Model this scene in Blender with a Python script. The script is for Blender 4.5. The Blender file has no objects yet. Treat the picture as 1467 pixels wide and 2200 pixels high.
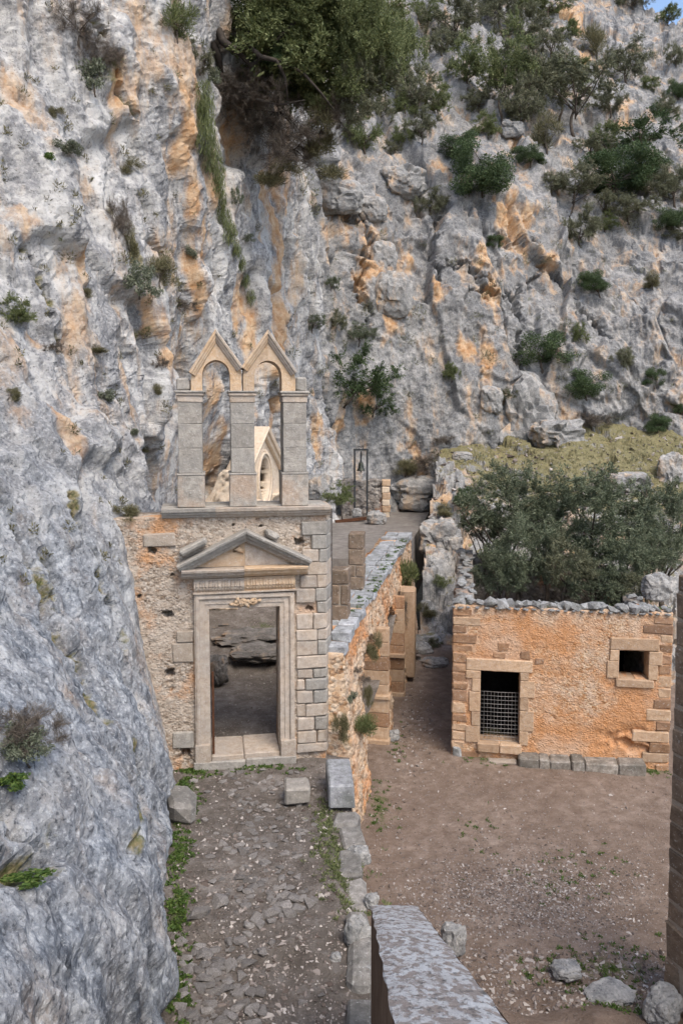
import bpy, bmesh, math, random
import numpy as np
from mathutils import Vector, Matrix
from mathutils.bvhtree import BVHTree

R = math.radians
random.seed(7)
RNG = np.random.default_rng(11)
SC = bpy.context.scene
COL = SC.collection

# ------------------------------------------------------------------ camera
PITCH = R(4.2); FPX = 1711.0; CZ = 8.5; V0 = 1011.7   # principal row: the lens is shifted down a little
cam_d = bpy.data.cameras.new('camera')
cam_d.sensor_fit = 'VERTICAL'; cam_d.sensor_height = 36.0; cam_d.lens = 36.0*FPX/2200.0
cam_d.clip_start = 0.05; cam_d.clip_end = 3000
cam = bpy.data.objects.new('camera', cam_d); COL.objects.link(cam)
cam_d.shift_y = (V0-1100.0)/2200.0
cam.location = (0, 0, CZ); cam.rotation_euler = (math.pi/2-PITCH, 0, 0)
SC.camera = cam

# ------------------------------------------------------------------ sky, sun, exposure
SUN_AZ, SUN_EL = R(150), R(54)          # compass: clockwise from +y, so from the right and a little behind the camera
w = bpy.data.worlds.new('World'); SC.world = w; w.use_nodes = True
wn = w.node_tree; bg = wn.nodes['Background']
sky = wn.nodes.new('ShaderNodeTexSky'); sky.sky_type = 'NISHITA'; sky.sun_disc = False
sky.sun_elevation = SUN_EL; sky.sun_rotation = SUN_AZ
sky.air_density = 1.0; sky.dust_density = 2.0; sky.ozone_density = 1.0
wn.links.new(sky.outputs[0], bg.inputs[0]); bg.inputs[1].default_value = 0.14
sd = bpy.data.lights.new('sun', 'SUN'); sd.energy = 1.35; sd.angle = R(30); sd.color = (1.0, 0.9, 0.76)
sun = bpy.data.objects.new('sun', sd); COL.objects.link(sun); sun.location = (10, -20, 60)
sv = Vector((math.sin(SUN_AZ)*math.cos(SUN_EL), math.cos(SUN_AZ)*math.cos(SUN_EL), math.sin(SUN_EL)))
sun.rotation_euler = sv.to_track_quat('Z', 'Y').to_euler()
vs = SC.view_settings; vs.view_transform = 'Standard'; vs.look = 'None'; vs.gamma = 1.0; vs.use_curve_mapping = False
vs.exposure = 1.04
SC.cycles.use_denoising = True; SC.cycles.max_bounces = 6; SC.cycles.diffuse_bounces = 3; SC.cycles.use_adaptive_sampling = True; SC.cycles.adaptive_threshold = 0.025

# ------------------------------------------------------------------ measuring helpers
def ray(u, v):
    a = (u-733.5)/FPX; b = (v-V0)/FPX
    return Vector((a, math.cos(PITCH)-b*math.sin(PITCH), -math.sin(PITCH)-b*math.cos(PITCH)))
def at(u, v, y):
    r = ray(u, v); t = y/r.y
    return Vector((r.x*t, y, CZ+r.z*t))
def atz(u, v, z):
    r = ray(u, v); t = (z-CZ)/r.z
    return Vector((r.x*t, r.y*t, z))
def at_np(U, V, Y):
    a = (U-733.5)/FPX; b = (V-V0)/FPX
    ry = math.cos(PITCH)-b*math.sin(PITCH); rz = -math.sin(PITCH)-b*math.cos(PITCH)
    t = Y/ry
    return np.stack([a*t, Y+0*a, CZ+rz*t], -1)

# ------------------------------------------------------------------ numeric noise
_G = np.random.default_rng(3).normal(size=(256, 3)); _G /= np.linalg.norm(_G, axis=1)[:, None]
def _hash(ix, iy, iz, seed):
    h = (ix.astype(np.int64)*73856093) ^ (iy.astype(np.int64)*19349663) ^ (iz.astype(np.int64)*83492791) ^ (seed*2654435761)
    h = (h ^ (h >> 13))*1274126177 & 0xFFFFFFFF
    return (h ^ (h >> 16)) & 0xFFFFFF
def perlin(P, seed=0):
    P = np.asarray(P, dtype=np.float64); i = np.floor(P); f = P-i
    u = f*f*f*(f*(f*6-15)+10); out = np.zeros(len(P))
    for cx in (0, 1):
        wx = u[:, 0] if cx else 1-u[:, 0]
        for cy in (0, 1):
            wy = u[:, 1] if cy else 1-u[:, 1]
            for cz in (0, 1):
                wz = u[:, 2] if cz else 1-u[:, 2]
                g = _G[_hash(i[:, 0]+cx, i[:, 1]+cy, i[:, 2]+cz, seed) & 255]
                d = g[:, 0]*(f[:, 0]-cx)+g[:, 1]*(f[:, 1]-cy)+g[:, 2]*(f[:, 2]-cz)
                out += wx*wy*wz*d
    return out*1.5
def fbm(P, octv=4, seed=0, gain=0.5, lac=2.03):
    P = np.asarray(P, dtype=np.float64); s = np.zeros(len(P)); a = 1.0
    for o in range(octv):
        s += a*perlin(P, seed+o*17); P = P*lac; a *= gain
    return s
def facet(P, seed=0, slope=0.6, step=0.5):
    """blocky fractured rock: each cell is a tilted plane with its own offset; returns height and distance to the cell edge"""
    P = np.asarray(P, dtype=np.float64); i = np.floor(P)
    n = len(P); F1 = np.full(n, 9.0); F2 = np.full(n, 9.0); H = np.zeros(n)
    for dx in (-1, 0, 1):
        for dy in (-1, 0, 1):
            for dz in (-1, 0, 1):
                cx, cy, cz = i[:, 0]+dx, i[:, 1]+dy, i[:, 2]+dz
                h = _hash(cx, cy, cz, seed)
                rx = cx+(h & 255)/255.; ry = cy+((h >> 8) & 255)/255.; rz = cz+((h >> 16) & 255)/255.
                ex, ey, ez = P[:, 0]-rx, P[:, 1]-ry, P[:, 2]-rz
                d = np.sqrt(ex*ex+ey*ey+ez*ez)
                g = _G[(h >> 3) & 255]
                hh = slope*(ex*g[:, 0]+ey*g[:, 1]+ez*g[:, 2])+step*(((h >> 5) & 127)/127.-0.5)
                m = d < F1
                F2 = np.where(m, F1, np.minimum(F2, d)); H = np.where(m, hh, H); F1 = np.where(m, d, F1)
    return H, F2-F1
def sstep(a, b, x):
    t = np.clip((x-a)/(b-a), 0, 1); return t*t*(3-2*t)
def rbf(ctrl, Q, c=0.6):
    C = np.array(ctrl, dtype=float); X = C[:, :-1]; v = C[:, -1]; n = len(C)
    ph = lambda A, B: np.sqrt(((A[:, None, :]-B[None, :, :])**2).sum(-1)+c*c)
    K = ph(X, X); Pm = np.hstack([np.ones((n, 1)), X]); m = Pm.shape[1]
    A = np.block([[K+1e-6*np.eye(n), Pm], [Pm.T, np.zeros((m, m))]])
    s = np.linalg.solve(A, np.concatenate([v, np.zeros(m)]))
    out = np.empty(len(Q))
    for k in range(0, len(Q), 40000):
        q = Q[k:k+40000]
        out[k:k+40000] = ph(q, X)@s[:n]+np.hstack([np.ones((len(q), 1)), q])@s[n:]
    return out

def soften(D, shape, n=2):
    A = D.reshape(shape)
    for _ in range(n):
        B_ = np.pad(A, 1, mode='edge'); A = (B_[:-2, 1:-1]+B_[2:, 1:-1]+B_[1:-1, :-2]+B_[1:-1, 2:]+2*A)/6
    return A.ravel()
# ------------------------------------------------------------------ object helpers
def link(name, me, mat=None, parent=None, label=None, cat=None, group=None, kind=None, loc=None, rot=None, scale=None):
    o = bpy.data.objects.new(name, me); COL.objects.link(o)
    if mat is not None and me is not None and not me.materials: me.materials.append(mat)
    if parent is not None: o.parent = parent
    if label: o['label'] = label
    if cat: o['category'] = cat
    if group: o['group'] = group
    if kind: o['kind'] = kind
    if loc is not None: o.location = loc
    if rot is not None: o.rotation_euler = rot
    if scale is not None: o.scale = scale
    return o
def thing(name, label, cat, loc, rz=0.0, group=None):
    return link(name, None, None, None, label, cat, group, None, loc, (0, 0, rz))
def np_mesh(name, V, F, smooth=False):
    """V (n,3), F (m,k) all faces with the same number of corners"""
    V = np.asarray(V, dtype=np.float32); F = np.asarray(F, dtype=np.int32)
    me = bpy.data.meshes.new(name); k = F.shape[1]; m = len(F)
    me.vertices.add(len(V)); me.vertices.foreach_set('co', V.ravel())
    me.loops.add(m*k); me.loops.foreach_set('vertex_index', F.ravel())
    me.polygons.add(m); me.polygons.foreach_set('loop_start', np.arange(0, m*k, k, dtype=np.int32))
    me.polygons.foreach_set('loop_total', np.full(m, k, dtype=np.int32))
    me.polygons.foreach_set('use_smooth', np.full(m, smooth))
    me.update(calc_edges=True); me.validate()
    return me
def grid_faces(nr, nc):
    i = np.arange(nr-1)[:, None]*nc+np.arange(nc-1)[None, :]
    return np.stack([i, i+1, i+1+nc, i+nc], -1).reshape(-1, 4)
def grid_normals(G):
    du = np.gradient(G, axis=1); dv = np.gradient(G, axis=0)
    n = np.cross(du, dv); n /= np.maximum(np.linalg.norm(n, axis=-1, keepdims=True), 1e-9)
    return n
def set_attr(me, name, vals):
    a = me.attributes.new(name, 'FLOAT', 'POINT'); a.data.foreach_set('value', np.asarray(vals, dtype=np.float32))
class MB:
    def __init__(s): s.v = []; s.f = []
    def add(s, vs_, fs_):
        b = len(s.v); s.v += [tuple(p) for p in vs_]; s.f += [tuple(i+b for i in f) for f in fs_]; return s
    def box(s, x0, x1, y0, y1, z0, z1, bev=0.0, jit=0.0):
        if bev <= 0:
            P = [(x, y, z) for z in (z0, z1) for y in (y0, y1) for x in (x0, x1)]
            return s.add(P, [(0, 2, 3, 1), (4, 5, 7, 6), (0, 1, 5, 4), (2, 6, 7, 3), (0, 4, 6, 2), (1, 3, 7, 5)])
        b = min(bev, .45*abs(x1-x0), .45*abs(y1-y0), .45*abs(z1-z0))
        P = []; idx = {}
        X = (x0, x1); Y = (y0, y1); Z = (z0, z1)
        for i in (0, 1):
            for j in (0, 1):
                for k in (0, 1):
                    jt = [random.uniform(-jit, jit) for _ in range(3)]
                    sx, sy, sz = (1, -1)[i], (1, -1)[j], (1, -1)[k]
                    bb = b*random.uniform(.5, 1.6) if jit else b
                    bb = min(bb, .45*abs(x1-x0), .45*abs(y1-y0), .45*abs(z1-z0))
                    for ax, p in enumerate(((X[i], Y[j]+sy*bb, Z[k]+sz*bb), (X[i]+sx*bb, Y[j], Z[k]+sz*bb), (X[i]+sx*bb, Y[j]+sy*bb, Z[k]))):
                        idx[i, j, k, ax] = len(P); P.append((p[0]+jt[0], p[1]+jt[1], p[2]+jt[2]))
        g = lambda i, j, k, a: idx[i, j, k, a]; F = []
        for i in (0, 1): F.append([g(i, 0, 0, 0), g(i, 1, 0, 0), g(i, 1, 1, 0), g(i, 0, 1, 0)][::1 if i else -1])
        for j in (0, 1): F.append([g(0, j, 0, 1), g(0, j, 1, 1), g(1, j, 1, 1), g(1, j, 0, 1)][::1 if j else -1])
        for k in (0, 1): F.append([g(0, 0, k, 2), g(1, 0, k, 2), g(1, 1, k, 2), g(0, 1, k, 2)][::1 if k else -1])
        for i in (0, 1):
            for j in (0, 1): F.append([g(i, j, 0, 0), g(i, j, 1, 0), g(i, j, 1, 1), g(i, j, 0, 1)])
        for i in (0, 1):
            for k in (0, 1): F.append([g(i, 0, k, 0), g(i, 1, k, 0), g(i, 1, k, 2), g(i, 0, k, 2)])
        for j in (0, 1):
            for k in (0, 1): F.append([g(0, j, k, 1), g(1, j, k, 1), g(1, j, k, 2), g(0, j, k, 2)])
        for i in (0, 1):
            for j in (0, 1):
                for k in (0, 1): F.append([g(i, j, k, 0), g(i, j, k, 1), g(i, j, k, 2)])
        return s.add(P, F)
    def prism(s, poly, y0, y1):
        n = len(poly); P = [(x, y0, z) for x, z in poly]+[(x, y1, z) for x, z in poly]
        F = [tuple(range(n)), tuple(range(2*n-1, n-1, -1))]+[(i, i+n, (i+1) % n+n, (i+1) % n) for i in range(n)]
        return s.add(P, F)
    def run(s, p0, p1, prof, m0=0.0, m1=0.0, back=0.03, flip=1):
        """straight moulding in the xz plane from p0 to p1; prof = [(out, proud)], out to the left of travel; m0, m1 mitre slopes"""
        d = Vector((p1[0]-p0[0], p1[1]-p0[1])); d.normalize(); nx, nz = -d.y*flip, d.x*flip
        pr = [(prof[0][0], -back)]+list(prof)+[(prof[-1][0], -back)]; n = len(pr); P = []
        for p, m in ((p0, m0), (p1, m1)):
            for o, q in pr: P.append((p[0]+nx*o+d.x*o*m, -q, p[1]+nz*o+d.y*o*m))
        F = [(i, (i+1) % n, (i+1) % n+n, i+n) for i in range(n)]+[tuple(range(n-1, -1, -1)), tuple(range(n, 2*n))]
        return s.add(P, F)
    def tube(s, pts, rad, k=6, cap=True):
        pts = [Vector(p) for p in pts]; b = len(s.v); n = len(pts)
        rad = rad if hasattr(rad, '__len__') else [rad]*n
        for i, p in enumerate(pts):
            t = (pts[min(i+1, n-1)]-pts[max(i-1, 0)]).normalized()
            a = t.orthogonal().normalized(); c = t.cross(a)
            if i and abs(t.dot(Vector((0, 0, 1)))) < .95:
                a = t.cross(Vector((0, 0, 1))).normalized(); c = t.cross(a)
            for q in range(k):
                an = 2*math.pi*q/k; s.v.append(tuple(p+(a*math.cos(an)+c*math.sin(an))*rad[i]))
        for i in range(n-1):
            for q in range(k):
                s.f.append((b+i*k+q, b+i*k+(q+1) % k, b+(i+1)*k+(q+1) % k, b+(i+1)*k+q))
        if cap:
            s.f.append(tuple(b+q for q in range(k-1, -1, -1))); s.f.append(tuple(b+(n-1)*k+q for q in range(k)))
        return s
    def lathe(s, prof, k=16, o=(0, 0, 0)):
        b = len(s.v); n = len(prof)
        for r, z in prof:
            for q in range(k):
                an = 2*math.pi*q/k; s.v.append((o[0]+r*math.cos(an), o[1]+r*math.sin(an), o[2]+z))
        for i in range(n-1):
            for q in range(k): s.f.append((b+i*k+q, b+i*k+(q+1) % k, b+(i+1)*k+(q+1) % k, b+(i+1)*k+q))
        return s
    def mesh(s, name, smooth=False):
        me = bpy.data.meshes.new(name); me.from_pydata(s.v, [], s.f)
        bm = bmesh.new(); bm.from_mesh(me); bmesh.ops.recalc_face_normals(bm, faces=bm.faces); bm.to_mesh(me); bm.free()
        if smooth: me.polygons.foreach_set('use_smooth', [True]*len(me.polygons))
        return me
    def obj(s, name, mat, parent=None, smooth=False, **kw): return link(name, s.mesh(name, smooth), mat, parent, **kw)

# ------------------------------------------------------------------ materials
class NT:
    def __init__(s, name):
        s.m = bpy.data.materials.new(name); s.m.use_nodes = True; s.t = s.m.node_tree
        s.b = s.t.nodes['Principled BSDF']; s.co = s.n('ShaderNodeTexCoord').outputs['Object']
    def n(s, typ, **kw):
        nd = s.t.nodes.new('ShaderNode'+typ[10:] if typ.startswith('ShaderNode') else 'ShaderNode'+typ)
        for k, v in kw.items(): setattr(nd, k, v)
        return nd
    def set(s, sock, v):
        if hasattr(v, 'is_linked') or isinstance(v, bpy.types.NodeSocket): s.t.links.new(v, sock)
        else: sock.default_value = v
    def map(s, scale, loc=(0, 0, 0), co=None):
        nd = s.n('Mapping'); s.set(nd.inputs[0], co or s.co); nd.inputs['Scale'].default_value = scale; nd.inputs['Location'].default_value = loc
        return nd.outputs[0]
    def noise(s, scale, detail=6, rough=.6, co=None, dist=0.0):
        nd = s.n('TexNoise'); s.set(nd.inputs['Vector'], co or s.co); nd.inputs['Scale'].default_value = scale
        nd.inputs['Detail'].default_value = detail; nd.inputs['Roughness'].default_value = rough; nd.inputs['Distortion'].default_value = dist
        return nd.outputs['Fac']
    def voro(s, scale, feature='F1', co=None, out='Distance', rnd=1.0):
        nd = s.n('TexVoronoi', feature=feature); s.set(nd.inputs['Vector'], co or s.co); nd.inputs['Scale'].default_value = scale
        nd.inputs['Randomness'].default_value = rnd
        return nd.outputs[out]
    def ramp(s, fac, *stops):
        nd = s.n('ValToRGB'); s.set(nd.inputs[0], fac); cr = nd.color_ramp
        while len(cr.elements) < len(stops): cr.elements.new(0.5)
        for e, (p, c) in zip(cr.elements, stops):
            e.position = p; e.color = (c, c, c, 1) if not hasattr(c, '__len__') else (*c, 1)
        return nd.outputs[0]
    def mix(s, fac, a, b, mode='MIX'):
        nd = s.n('Mix', data_type='RGBA', blend_type=mode); s.set(nd.inputs[0], fac)
        for i, v in ((6, a), (7, b)):
            if isinstance(v, tuple): v = (*v, 1) if len(v) == 3 else v
            s.set(nd.inputs[i], v)
        return nd.outputs[2]
    def math(s, op, a, b=0.0, clamp=False):
        nd = s.n('Math', operation=op, use_clamp=clamp); s.set(nd.inputs[0], a); s.set(nd.inputs[1], b); return nd.outputs[0]
    def attr(s, name): return s.n('Attribute', attribute_name=name).outputs['Fac']
    def rnd(s): return s.n('ObjectInfo').outputs['Random']
    def bump(s, h, dist=.02, strength=1.0, prev=None):
        nd = s.n('Bump'); nd.inputs['Distance'].default_value = dist; nd.inputs['Strength'].default_value = strength
        s.set(nd.inputs['Height'], h)
        if prev is not None: s.set(nd.inputs['Normal'], prev)
        return nd.outputs[0]
    def done(s, color, rough=.9, normal=None, spec=.2):
        if isinstance(color, tuple): color = (*color, 1)
        s.set(s.b.inputs['Base Color'], color); s.set(s.b.inputs['Roughness'], rough)
        s.b.inputs['Specular IOR Level'].default_value = spec
        if normal is not None: s.set(s.b.inputs['Normal'], normal)
        return s.m

def rock_mat(name, dark, mid, light, stain=(.43, .235, .105), stain2=(.58, .42, .27), streak=.5, bscale=1.0, beige=.5):
    k = NT(name)
    big = k.noise(.30, 5, .6)
    st = k.noise(1.5, 5, .65, k.map((1, 1, .12)))
    md = k.noise(2.6*bscale, 7, .72)
    fi = k.noise(15*bscale, 5, .7)
    c = k.ramp(md, (.33, dark), (.47, mid), (.62, light))
    c = k.mix(k.ramp(big, (.45, 0.0), (.60, .6)), c, k.mix(k.ramp(fi, (.35, 0.), (.65, 1.)), dark, mid))
    c = k.mix(k.math('MULTIPLY', k.ramp(st, (.50, 0.0), (.60, 1.0)), streak), c, light)
    be = k.noise(.9, 6, .68, k.map((1, 1, .3), (5, 3, 1)))
    c = k.mix(k.math('MULTIPLY', k.ramp(be, (.50, 0.), (.62, 1.)), beige), c, k.mix(fi, (.36, .27, .19), (.56, .47, .37)))
    c = k.mix(k.math('MULTIPLY', k.ramp(fi, (.55, 0.0), (.66, 1.0)), .55), c, light)
    c = k.mix(k.math('MULTIPLY', k.ramp(fi, (.33, 1.), (.42, 0.)), .8), c, (.05, .048, .047))
    sa = k.attr('stain')
    sm = k.math('ADD', k.math('MULTIPLY', sa, .76), k.math('MULTIPLY', k.math('SUBTRACT', be, .5), 2.6))
    sm = k.ramp(sm, (.14, 0.), (.60, .9))
    c = k.mix(sm, c, k.mix(k.ramp(md, (.38, 0.), (.60, 1.)), stain, stain2))
    tn = k.math('MULTIPLY', k.attr('sky_tone'), k.ramp(k.noise(1.2, 5, .65), (.40, 1.0), (.64, .45)))
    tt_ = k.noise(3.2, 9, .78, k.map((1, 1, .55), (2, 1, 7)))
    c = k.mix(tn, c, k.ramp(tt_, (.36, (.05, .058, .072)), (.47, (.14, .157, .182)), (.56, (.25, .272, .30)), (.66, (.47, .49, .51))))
    c = k.mix(k.math('MULTIPLY', k.attr('sky_tone'), k.ramp(fi, (.54, 0.), (.64, .6))), c, (.46, .48, .50))
    c = k.mix(k.math('MULTIPLY', k.attr('sky_tone'), k.ramp(fi, (.36, .75), (.45, 0.))), c, (.055, .06, .07))
    ma = k.attr('moss')
    mm = k.ramp(k.math('ADD', ma, k.math('MULTIPLY', k.math('SUBTRACT', md, .5), 1.7)), (.35, 0.), (.62, .9))
    c = k.mix(mm, c, k.mix(k.ramp(fi, (.35, 0.), (.65, 1.)), (.085, .10, .03), (.26, .205, .105)))
    b = k.bump(md, .07/bscale, 1.0)
    b = k.bump(fi, .02/bscale, .9, b)
    return k.done(c, .92, b, .15)

def stone_mat(name, a, b_, c_, grime=(.10, .095, .09), gs=.5, scale=1.0, vary=.25, pits=.4, bd=1.0):
    """dressed or rough building stone; a, b_, c_ are its own tones, grime is lichen with a shape of its own"""
    k = NT(name); co = k.map((1, 1, 1), (0, 0, 0))
    o = k.n('VectorMath', operation='ADD'); k.set(o.inputs[0], k.co)
    mr = k.n('CombineXYZ'); rn = k.rnd()
    for i in range(3): k.set(mr.inputs[i], k.math('MULTIPLY', rn, 37.0+11*i))
    k.set(o.inputs[1], mr.outputs[0]); co = o.outputs[0]
    n1 = k.noise(1.7*scale, 7, .65, co); n2 = k.noise(8*scale, 8, .7, co); n3 = k.noise(38*scale, 5, .65, co)
    c = k.ramp(n2, (.30, a), (.5, b_), (.70, c_))
    c = k.mix(k.math('MULTIPLY', k.math('SUBTRACT', rn, .5), vary*2, True), c, a)
    hs = k.n('HueSaturation'); k.set(hs.inputs['Color'], c)
    k.set(hs.inputs['Value'], k.math('ADD', 1-vary*.5, k.math('MULTIPLY', k.math('FRACT', k.math('MULTIPLY', rn, 7.13)), vary)))
    c = hs.outputs[0]
    g = k.math('MULTIPLY', k.ramp(n1, (.42, 0.), (.62, 1.)), gs)
    c = k.mix(g, c, k.mix(n3, grime, tuple(min(1, x*3.2) for x in grime)))
    c = k.mix(k.math('MULTIPLY', k.ramp(n3, (.60, 0.), (.70, 1.)), pits), c, (.05, .04, .035))
    c = k.mix(k.math('MULTIPLY', k.ramp(k.noise(24*scale, 3, .5, co), (.62, 0.), (.70, 1.)), .45), c, (.55, .54, .52))
    b = k.bump(n2, .03*bd, .8); b = k.bump(n3, .012*bd, .9, b)
    return k.done(c, .9, b, .15)

M = {}
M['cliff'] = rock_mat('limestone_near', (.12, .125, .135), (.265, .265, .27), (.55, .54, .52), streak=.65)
M['cliff_far'] = rock_mat('limestone_far', (.10, .103, .108), (.205, .206, .206), (.37, .36, .345), streak=.28, bscale=.8, beige=.35)
M['boulder'] = rock_mat('limestone_boulder', (.12, .122, .126), (.25, .25, .245), (.45, .435, .41), streak=.2, bscale=1.6, beige=.35)
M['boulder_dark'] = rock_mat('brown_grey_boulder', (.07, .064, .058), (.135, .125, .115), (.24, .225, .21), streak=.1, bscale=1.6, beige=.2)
M['ashlar'] = stone_mat('cream_ashlar', (.33, .26, .20), (.475, .395, .32), (.585, .515, .44), (.16, .155, .15), .4)
M['grey_base'] = stone_mat('stained_base_stone', (.23, .21, .185), (.35, .325, .29), (.47, .435, .385), (.26, .15, .08), .3)
M['warm'] = stone_mat('honey_stone', (.43, .285, .17), (.56, .405, .265), (.63, .51, .375), (.24, .21, .18), .3, pits=.2)
M['grey'] = stone_mat('grey_weathered_stone', (.23, .21, .185), (.35, .325, .29), (.47, .435, .385), (.12, .118, .112), .45)
M['coping'] = stone_mat('lichen_coping', (.20, .20, .21), (.38, .39, .41), (.58, .60, .62), (.045, .05, .04), .55)
M['brown'] = stone_mat('brown_sandstone', (.21, .115, .065), (.32, .19, .11), (.43, .285, .18), (.12, .085, .065), .35, vary=.45)
M['tan'] = stone_mat('tan_sandstone', (.34, .22, .135), (.48, .34, .225), (.57, .44, .32), (.2, .14, .1), .3, vary=.35)
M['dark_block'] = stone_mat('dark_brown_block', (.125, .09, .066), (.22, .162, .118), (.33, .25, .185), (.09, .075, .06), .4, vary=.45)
M['mortar'] = stone_mat('pale_mortar', (.27, .225, .18), (.36, .31, .255), (.44, .39, .33), (.15, .12, .1), .4)
M['chapel'] = stone_mat('chapel_stone', (.52, .40, .29), (.64, .52, .40), (.71, .61, .50), (.4, .3, .22), .2, pits=.15)
M['bench'] = stone_mat('bench_stone', (.15, .13, .11), (.28, .25, .215), (.45, .42, .38), (.05, .047, .04), .8, vary=.35)
M['kerb'] = stone_mat('kerb_stone', (.14, .13, .12), (.26, .245, .225), (.42, .40, .375), (.05, .05, .045), .5, vary=.5)
M['cobble'] = stone_mat('path_stone', (.17, .155, .145), (.29, .27, .255), (.43, .41, .385), (.09, .08, .07), .4, vary=.6)
M['rubblecap'] = stone_mat('rubble_cap', (.17, .17, .17), (.33, .33, .33), (.52, .52, .51), (.06, .065, .055), .45, vary=.4)

def rubble_mat(name, a, b_, c_, orange, pale, osc=.8, obias=.0, vs_=11):
    """weathered rubble and old plaster, small stones set in lime"""
    k = NT(name)
    v = k.voro(vs_, co=k.map((1, 1, 1.25))); vc = k.n('TexVoronoi'); k.set(vc.inputs['Vector'], k.map((1, 1, 1.25))); vc.inputs['Scale'].default_value = vs_
    n1 = k.noise(osc, 7, .65); n2 = k.noise(5, 8, .7); n3 = k.noise(30, 5, .7)
    sx = k.n('SeparateColor'); k.set(sx.inputs[0], vc.outputs['Color'])
    c = k.ramp(sx.outputs[0], (.1, a), (.5, b_), (.9, c_))
    c = k.mix(k.ramp(n2, (.42, 0.), (.60, .8)), c, pale)
    c = k.mix(k.ramp(n1, (.50-obias, 0.), (.62-obias, .8)), c, k.mix(n3, orange, tuple(min(1, x*1.5) for x in orange)))
    c = k.mix(k.math('MULTIPLY', k.ramp(n3, (.57, 0.), (.66, 1.)), .7), c, (.07, .05, .035))
    c = k.mix(k.math('MULTIPLY', k.ramp(k.noise(2.2, 6, .7), (.58, 0.), (.7, 1.)), .5), c, (.17, .13, .10))
    c = k.mix(k.math('MULTIPLY', k.ramp(k.noise(.75, 5, .6, k.map((1, 1, 1), (4, 9, 2))), (.50, 0.), (.62, 1.)), .55), c, pale)
    c = k.mix(k.math('MULTIPLY', k.ramp(k.noise(13, 4, .6), (.64, 0.), (.70, 1.)), .8), c, (.06, .045, .035))
    b = k.bump(k.ramp(v, (.1, 1.), (.6, 0.)), .24/vs_, .9); b = k.bump(n3, .014, 1.0, b); b = k.bump(n2, .03, .8, b)
    return k.done(c, .95, b, .1)
M['rubble'] = rubble_mat('gate_rubble', (.22, .165, .12), (.37, .30, .235), (.51, .445, .38), (.44, .225, .10), (.47, .405, .34), .9, -.01, 17)
M['rubble_orange'] = rubble_mat('orange_rubble', (.34, .18, .09), (.50, .31, .175), (.62, .47, .33), (.44, .215, .095), (.60, .455, .345), .4, .08, 18)
M['rubble_wall'] = rubble_mat('bridge_rubble', (.34, .19, .10), (.52, .34, .20), (.62, .50, .38), (.45, .20, .08), (.60, .47, .35), .7, .02, 9)
M['rubble_grey'] = rubble_mat('grey_rubble', (.14, .12, .105), (.24, .21, .185), (.36, .33, .30), (.33, .15, .07), (.3, .27, .24), .9, -.06, 6)

def soil_mat(name, a, b_, c_, peb=.35):
    k = NT(name); n1 = k.noise(.5, 7, .65); n2 = k.noise(3.5, 9, .7); n3 = k.noise(28, 7, .72)
    c = k.ramp(n2, (.3, a), (.5, b_), (.68, c_))
    c = k.mix(k.ramp(n1, (.42, 0.), (.6, .5)), c, a)
    vd = k.n('TexVoronoi'); k.set(vd.inputs['Vector'], k.co); vd.inputs['Scale'].default_value = 26
    sx = k.n('SeparateColor'); k.set(sx.inputs[0], vd.outputs['Color'])
    pm = k.math('MULTIPLY', k.ramp(vd.outputs['Distance'], (.30, 1.), (.45, 0.)), k.ramp(sx.outputs[0], (.60, 0.), (.66, 1.)))
    pm = k.math('MULTIPLY', pm, k.ramp(n1, (.3, peb*.4), (.65, peb*2.2)), True)
    c = k.mix(pm, c, k.mix(sx.outputs[1], (.16, .13, .11), (.40, .35, .31)))
    ma = k.attr('moss')
    mm = k.ramp(k.math('ADD', ma, k.math('MULTIPLY', k.math('SUBTRACT', k.noise(4.0, 8, .75), .5), 1.8)), (.45, 0.), (.75, .9))
    c = k.mix(mm, c, k.mix(n3, (.035, .06, .012), (.12, .16, .045)))
    b = k.bump(n2, .05, .8); b = k.bump(n3, .02, 1.0, b); b = k.bump(pm, .02, 1.0, b)
    return k.done(c, .97, b, .1)
M['soil'] = soil_mat('courtyard_soil', (.165, .118, .09), (.25, .19, .15), (.35, .28, .232), .35)
M['soil_dark'] = soil_mat('path_soil', (.10, .085, .072), (.175, .152, .133), (.29, .265, .243), .5)
M['terrace'] = soil_mat('terrace_floor', (.18, .16, .145), (.24, .22, .20), (.31, .285, .26), .05)
M['grass_soil'] = soil_mat('grass_soil', (.11, .075, .04), (.18, .125, .075), (.26, .20, .14), .4)

def leaf_mat(name, dark, mid, light, trans=.25, rough=.6):
    k = NT(name); isl = k.n('NewGeometry').outputs['Random Per Island']
    c = k.ramp(isl, (.0, dark), (.55, mid), (1.0, light))
    c = k.mix(k.math('MULTIPLY', k.rnd(), .35), c, mid)
    k.done(c, rough, None, .25)
    tr = k.n('BsdfTranslucent'); k.set(tr.inputs[0], c); mx = k.n('MixShader'); mx.inputs[0].default_value = trans
    out = k.t.nodes['Material Output']
    k.t.links.new(k.b.outputs[0], mx.inputs[1]); k.t.links.new(tr.outputs[0], mx.inputs[2]); k.t.links.new(mx.outputs[0], out.inputs[0])
    return k.m
M['leaf_green'] = leaf_mat('evergreen_leaf', (0.063, 0.081, 0.031), (0.133, 0.161, 0.063), (0.266, 0.287, 0.133))
M['leaf_dark'] = leaf_mat('dark_leaf', (0.030, 0.051, 0.020), (0.065, 0.101, 0.041), (0.135, 0.182, 0.081))
M['leaf_olive'] = leaf_mat('olive_leaf', (0.072, 0.078, 0.046), (0.150, 0.156, 0.094), (0.305, 0.305, 0.202))
M['leaf_shade'] = leaf_mat('deep_olive_leaf', (0.054, 0.071, 0.040), (0.126, 0.151, 0.092), (0.288, 0.312, 0.211))
M['leaf_grey'] = leaf_mat('grey_green_leaf', (.07, .085, .055), (.14, .16, .105), (.30, .32, .24))
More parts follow.
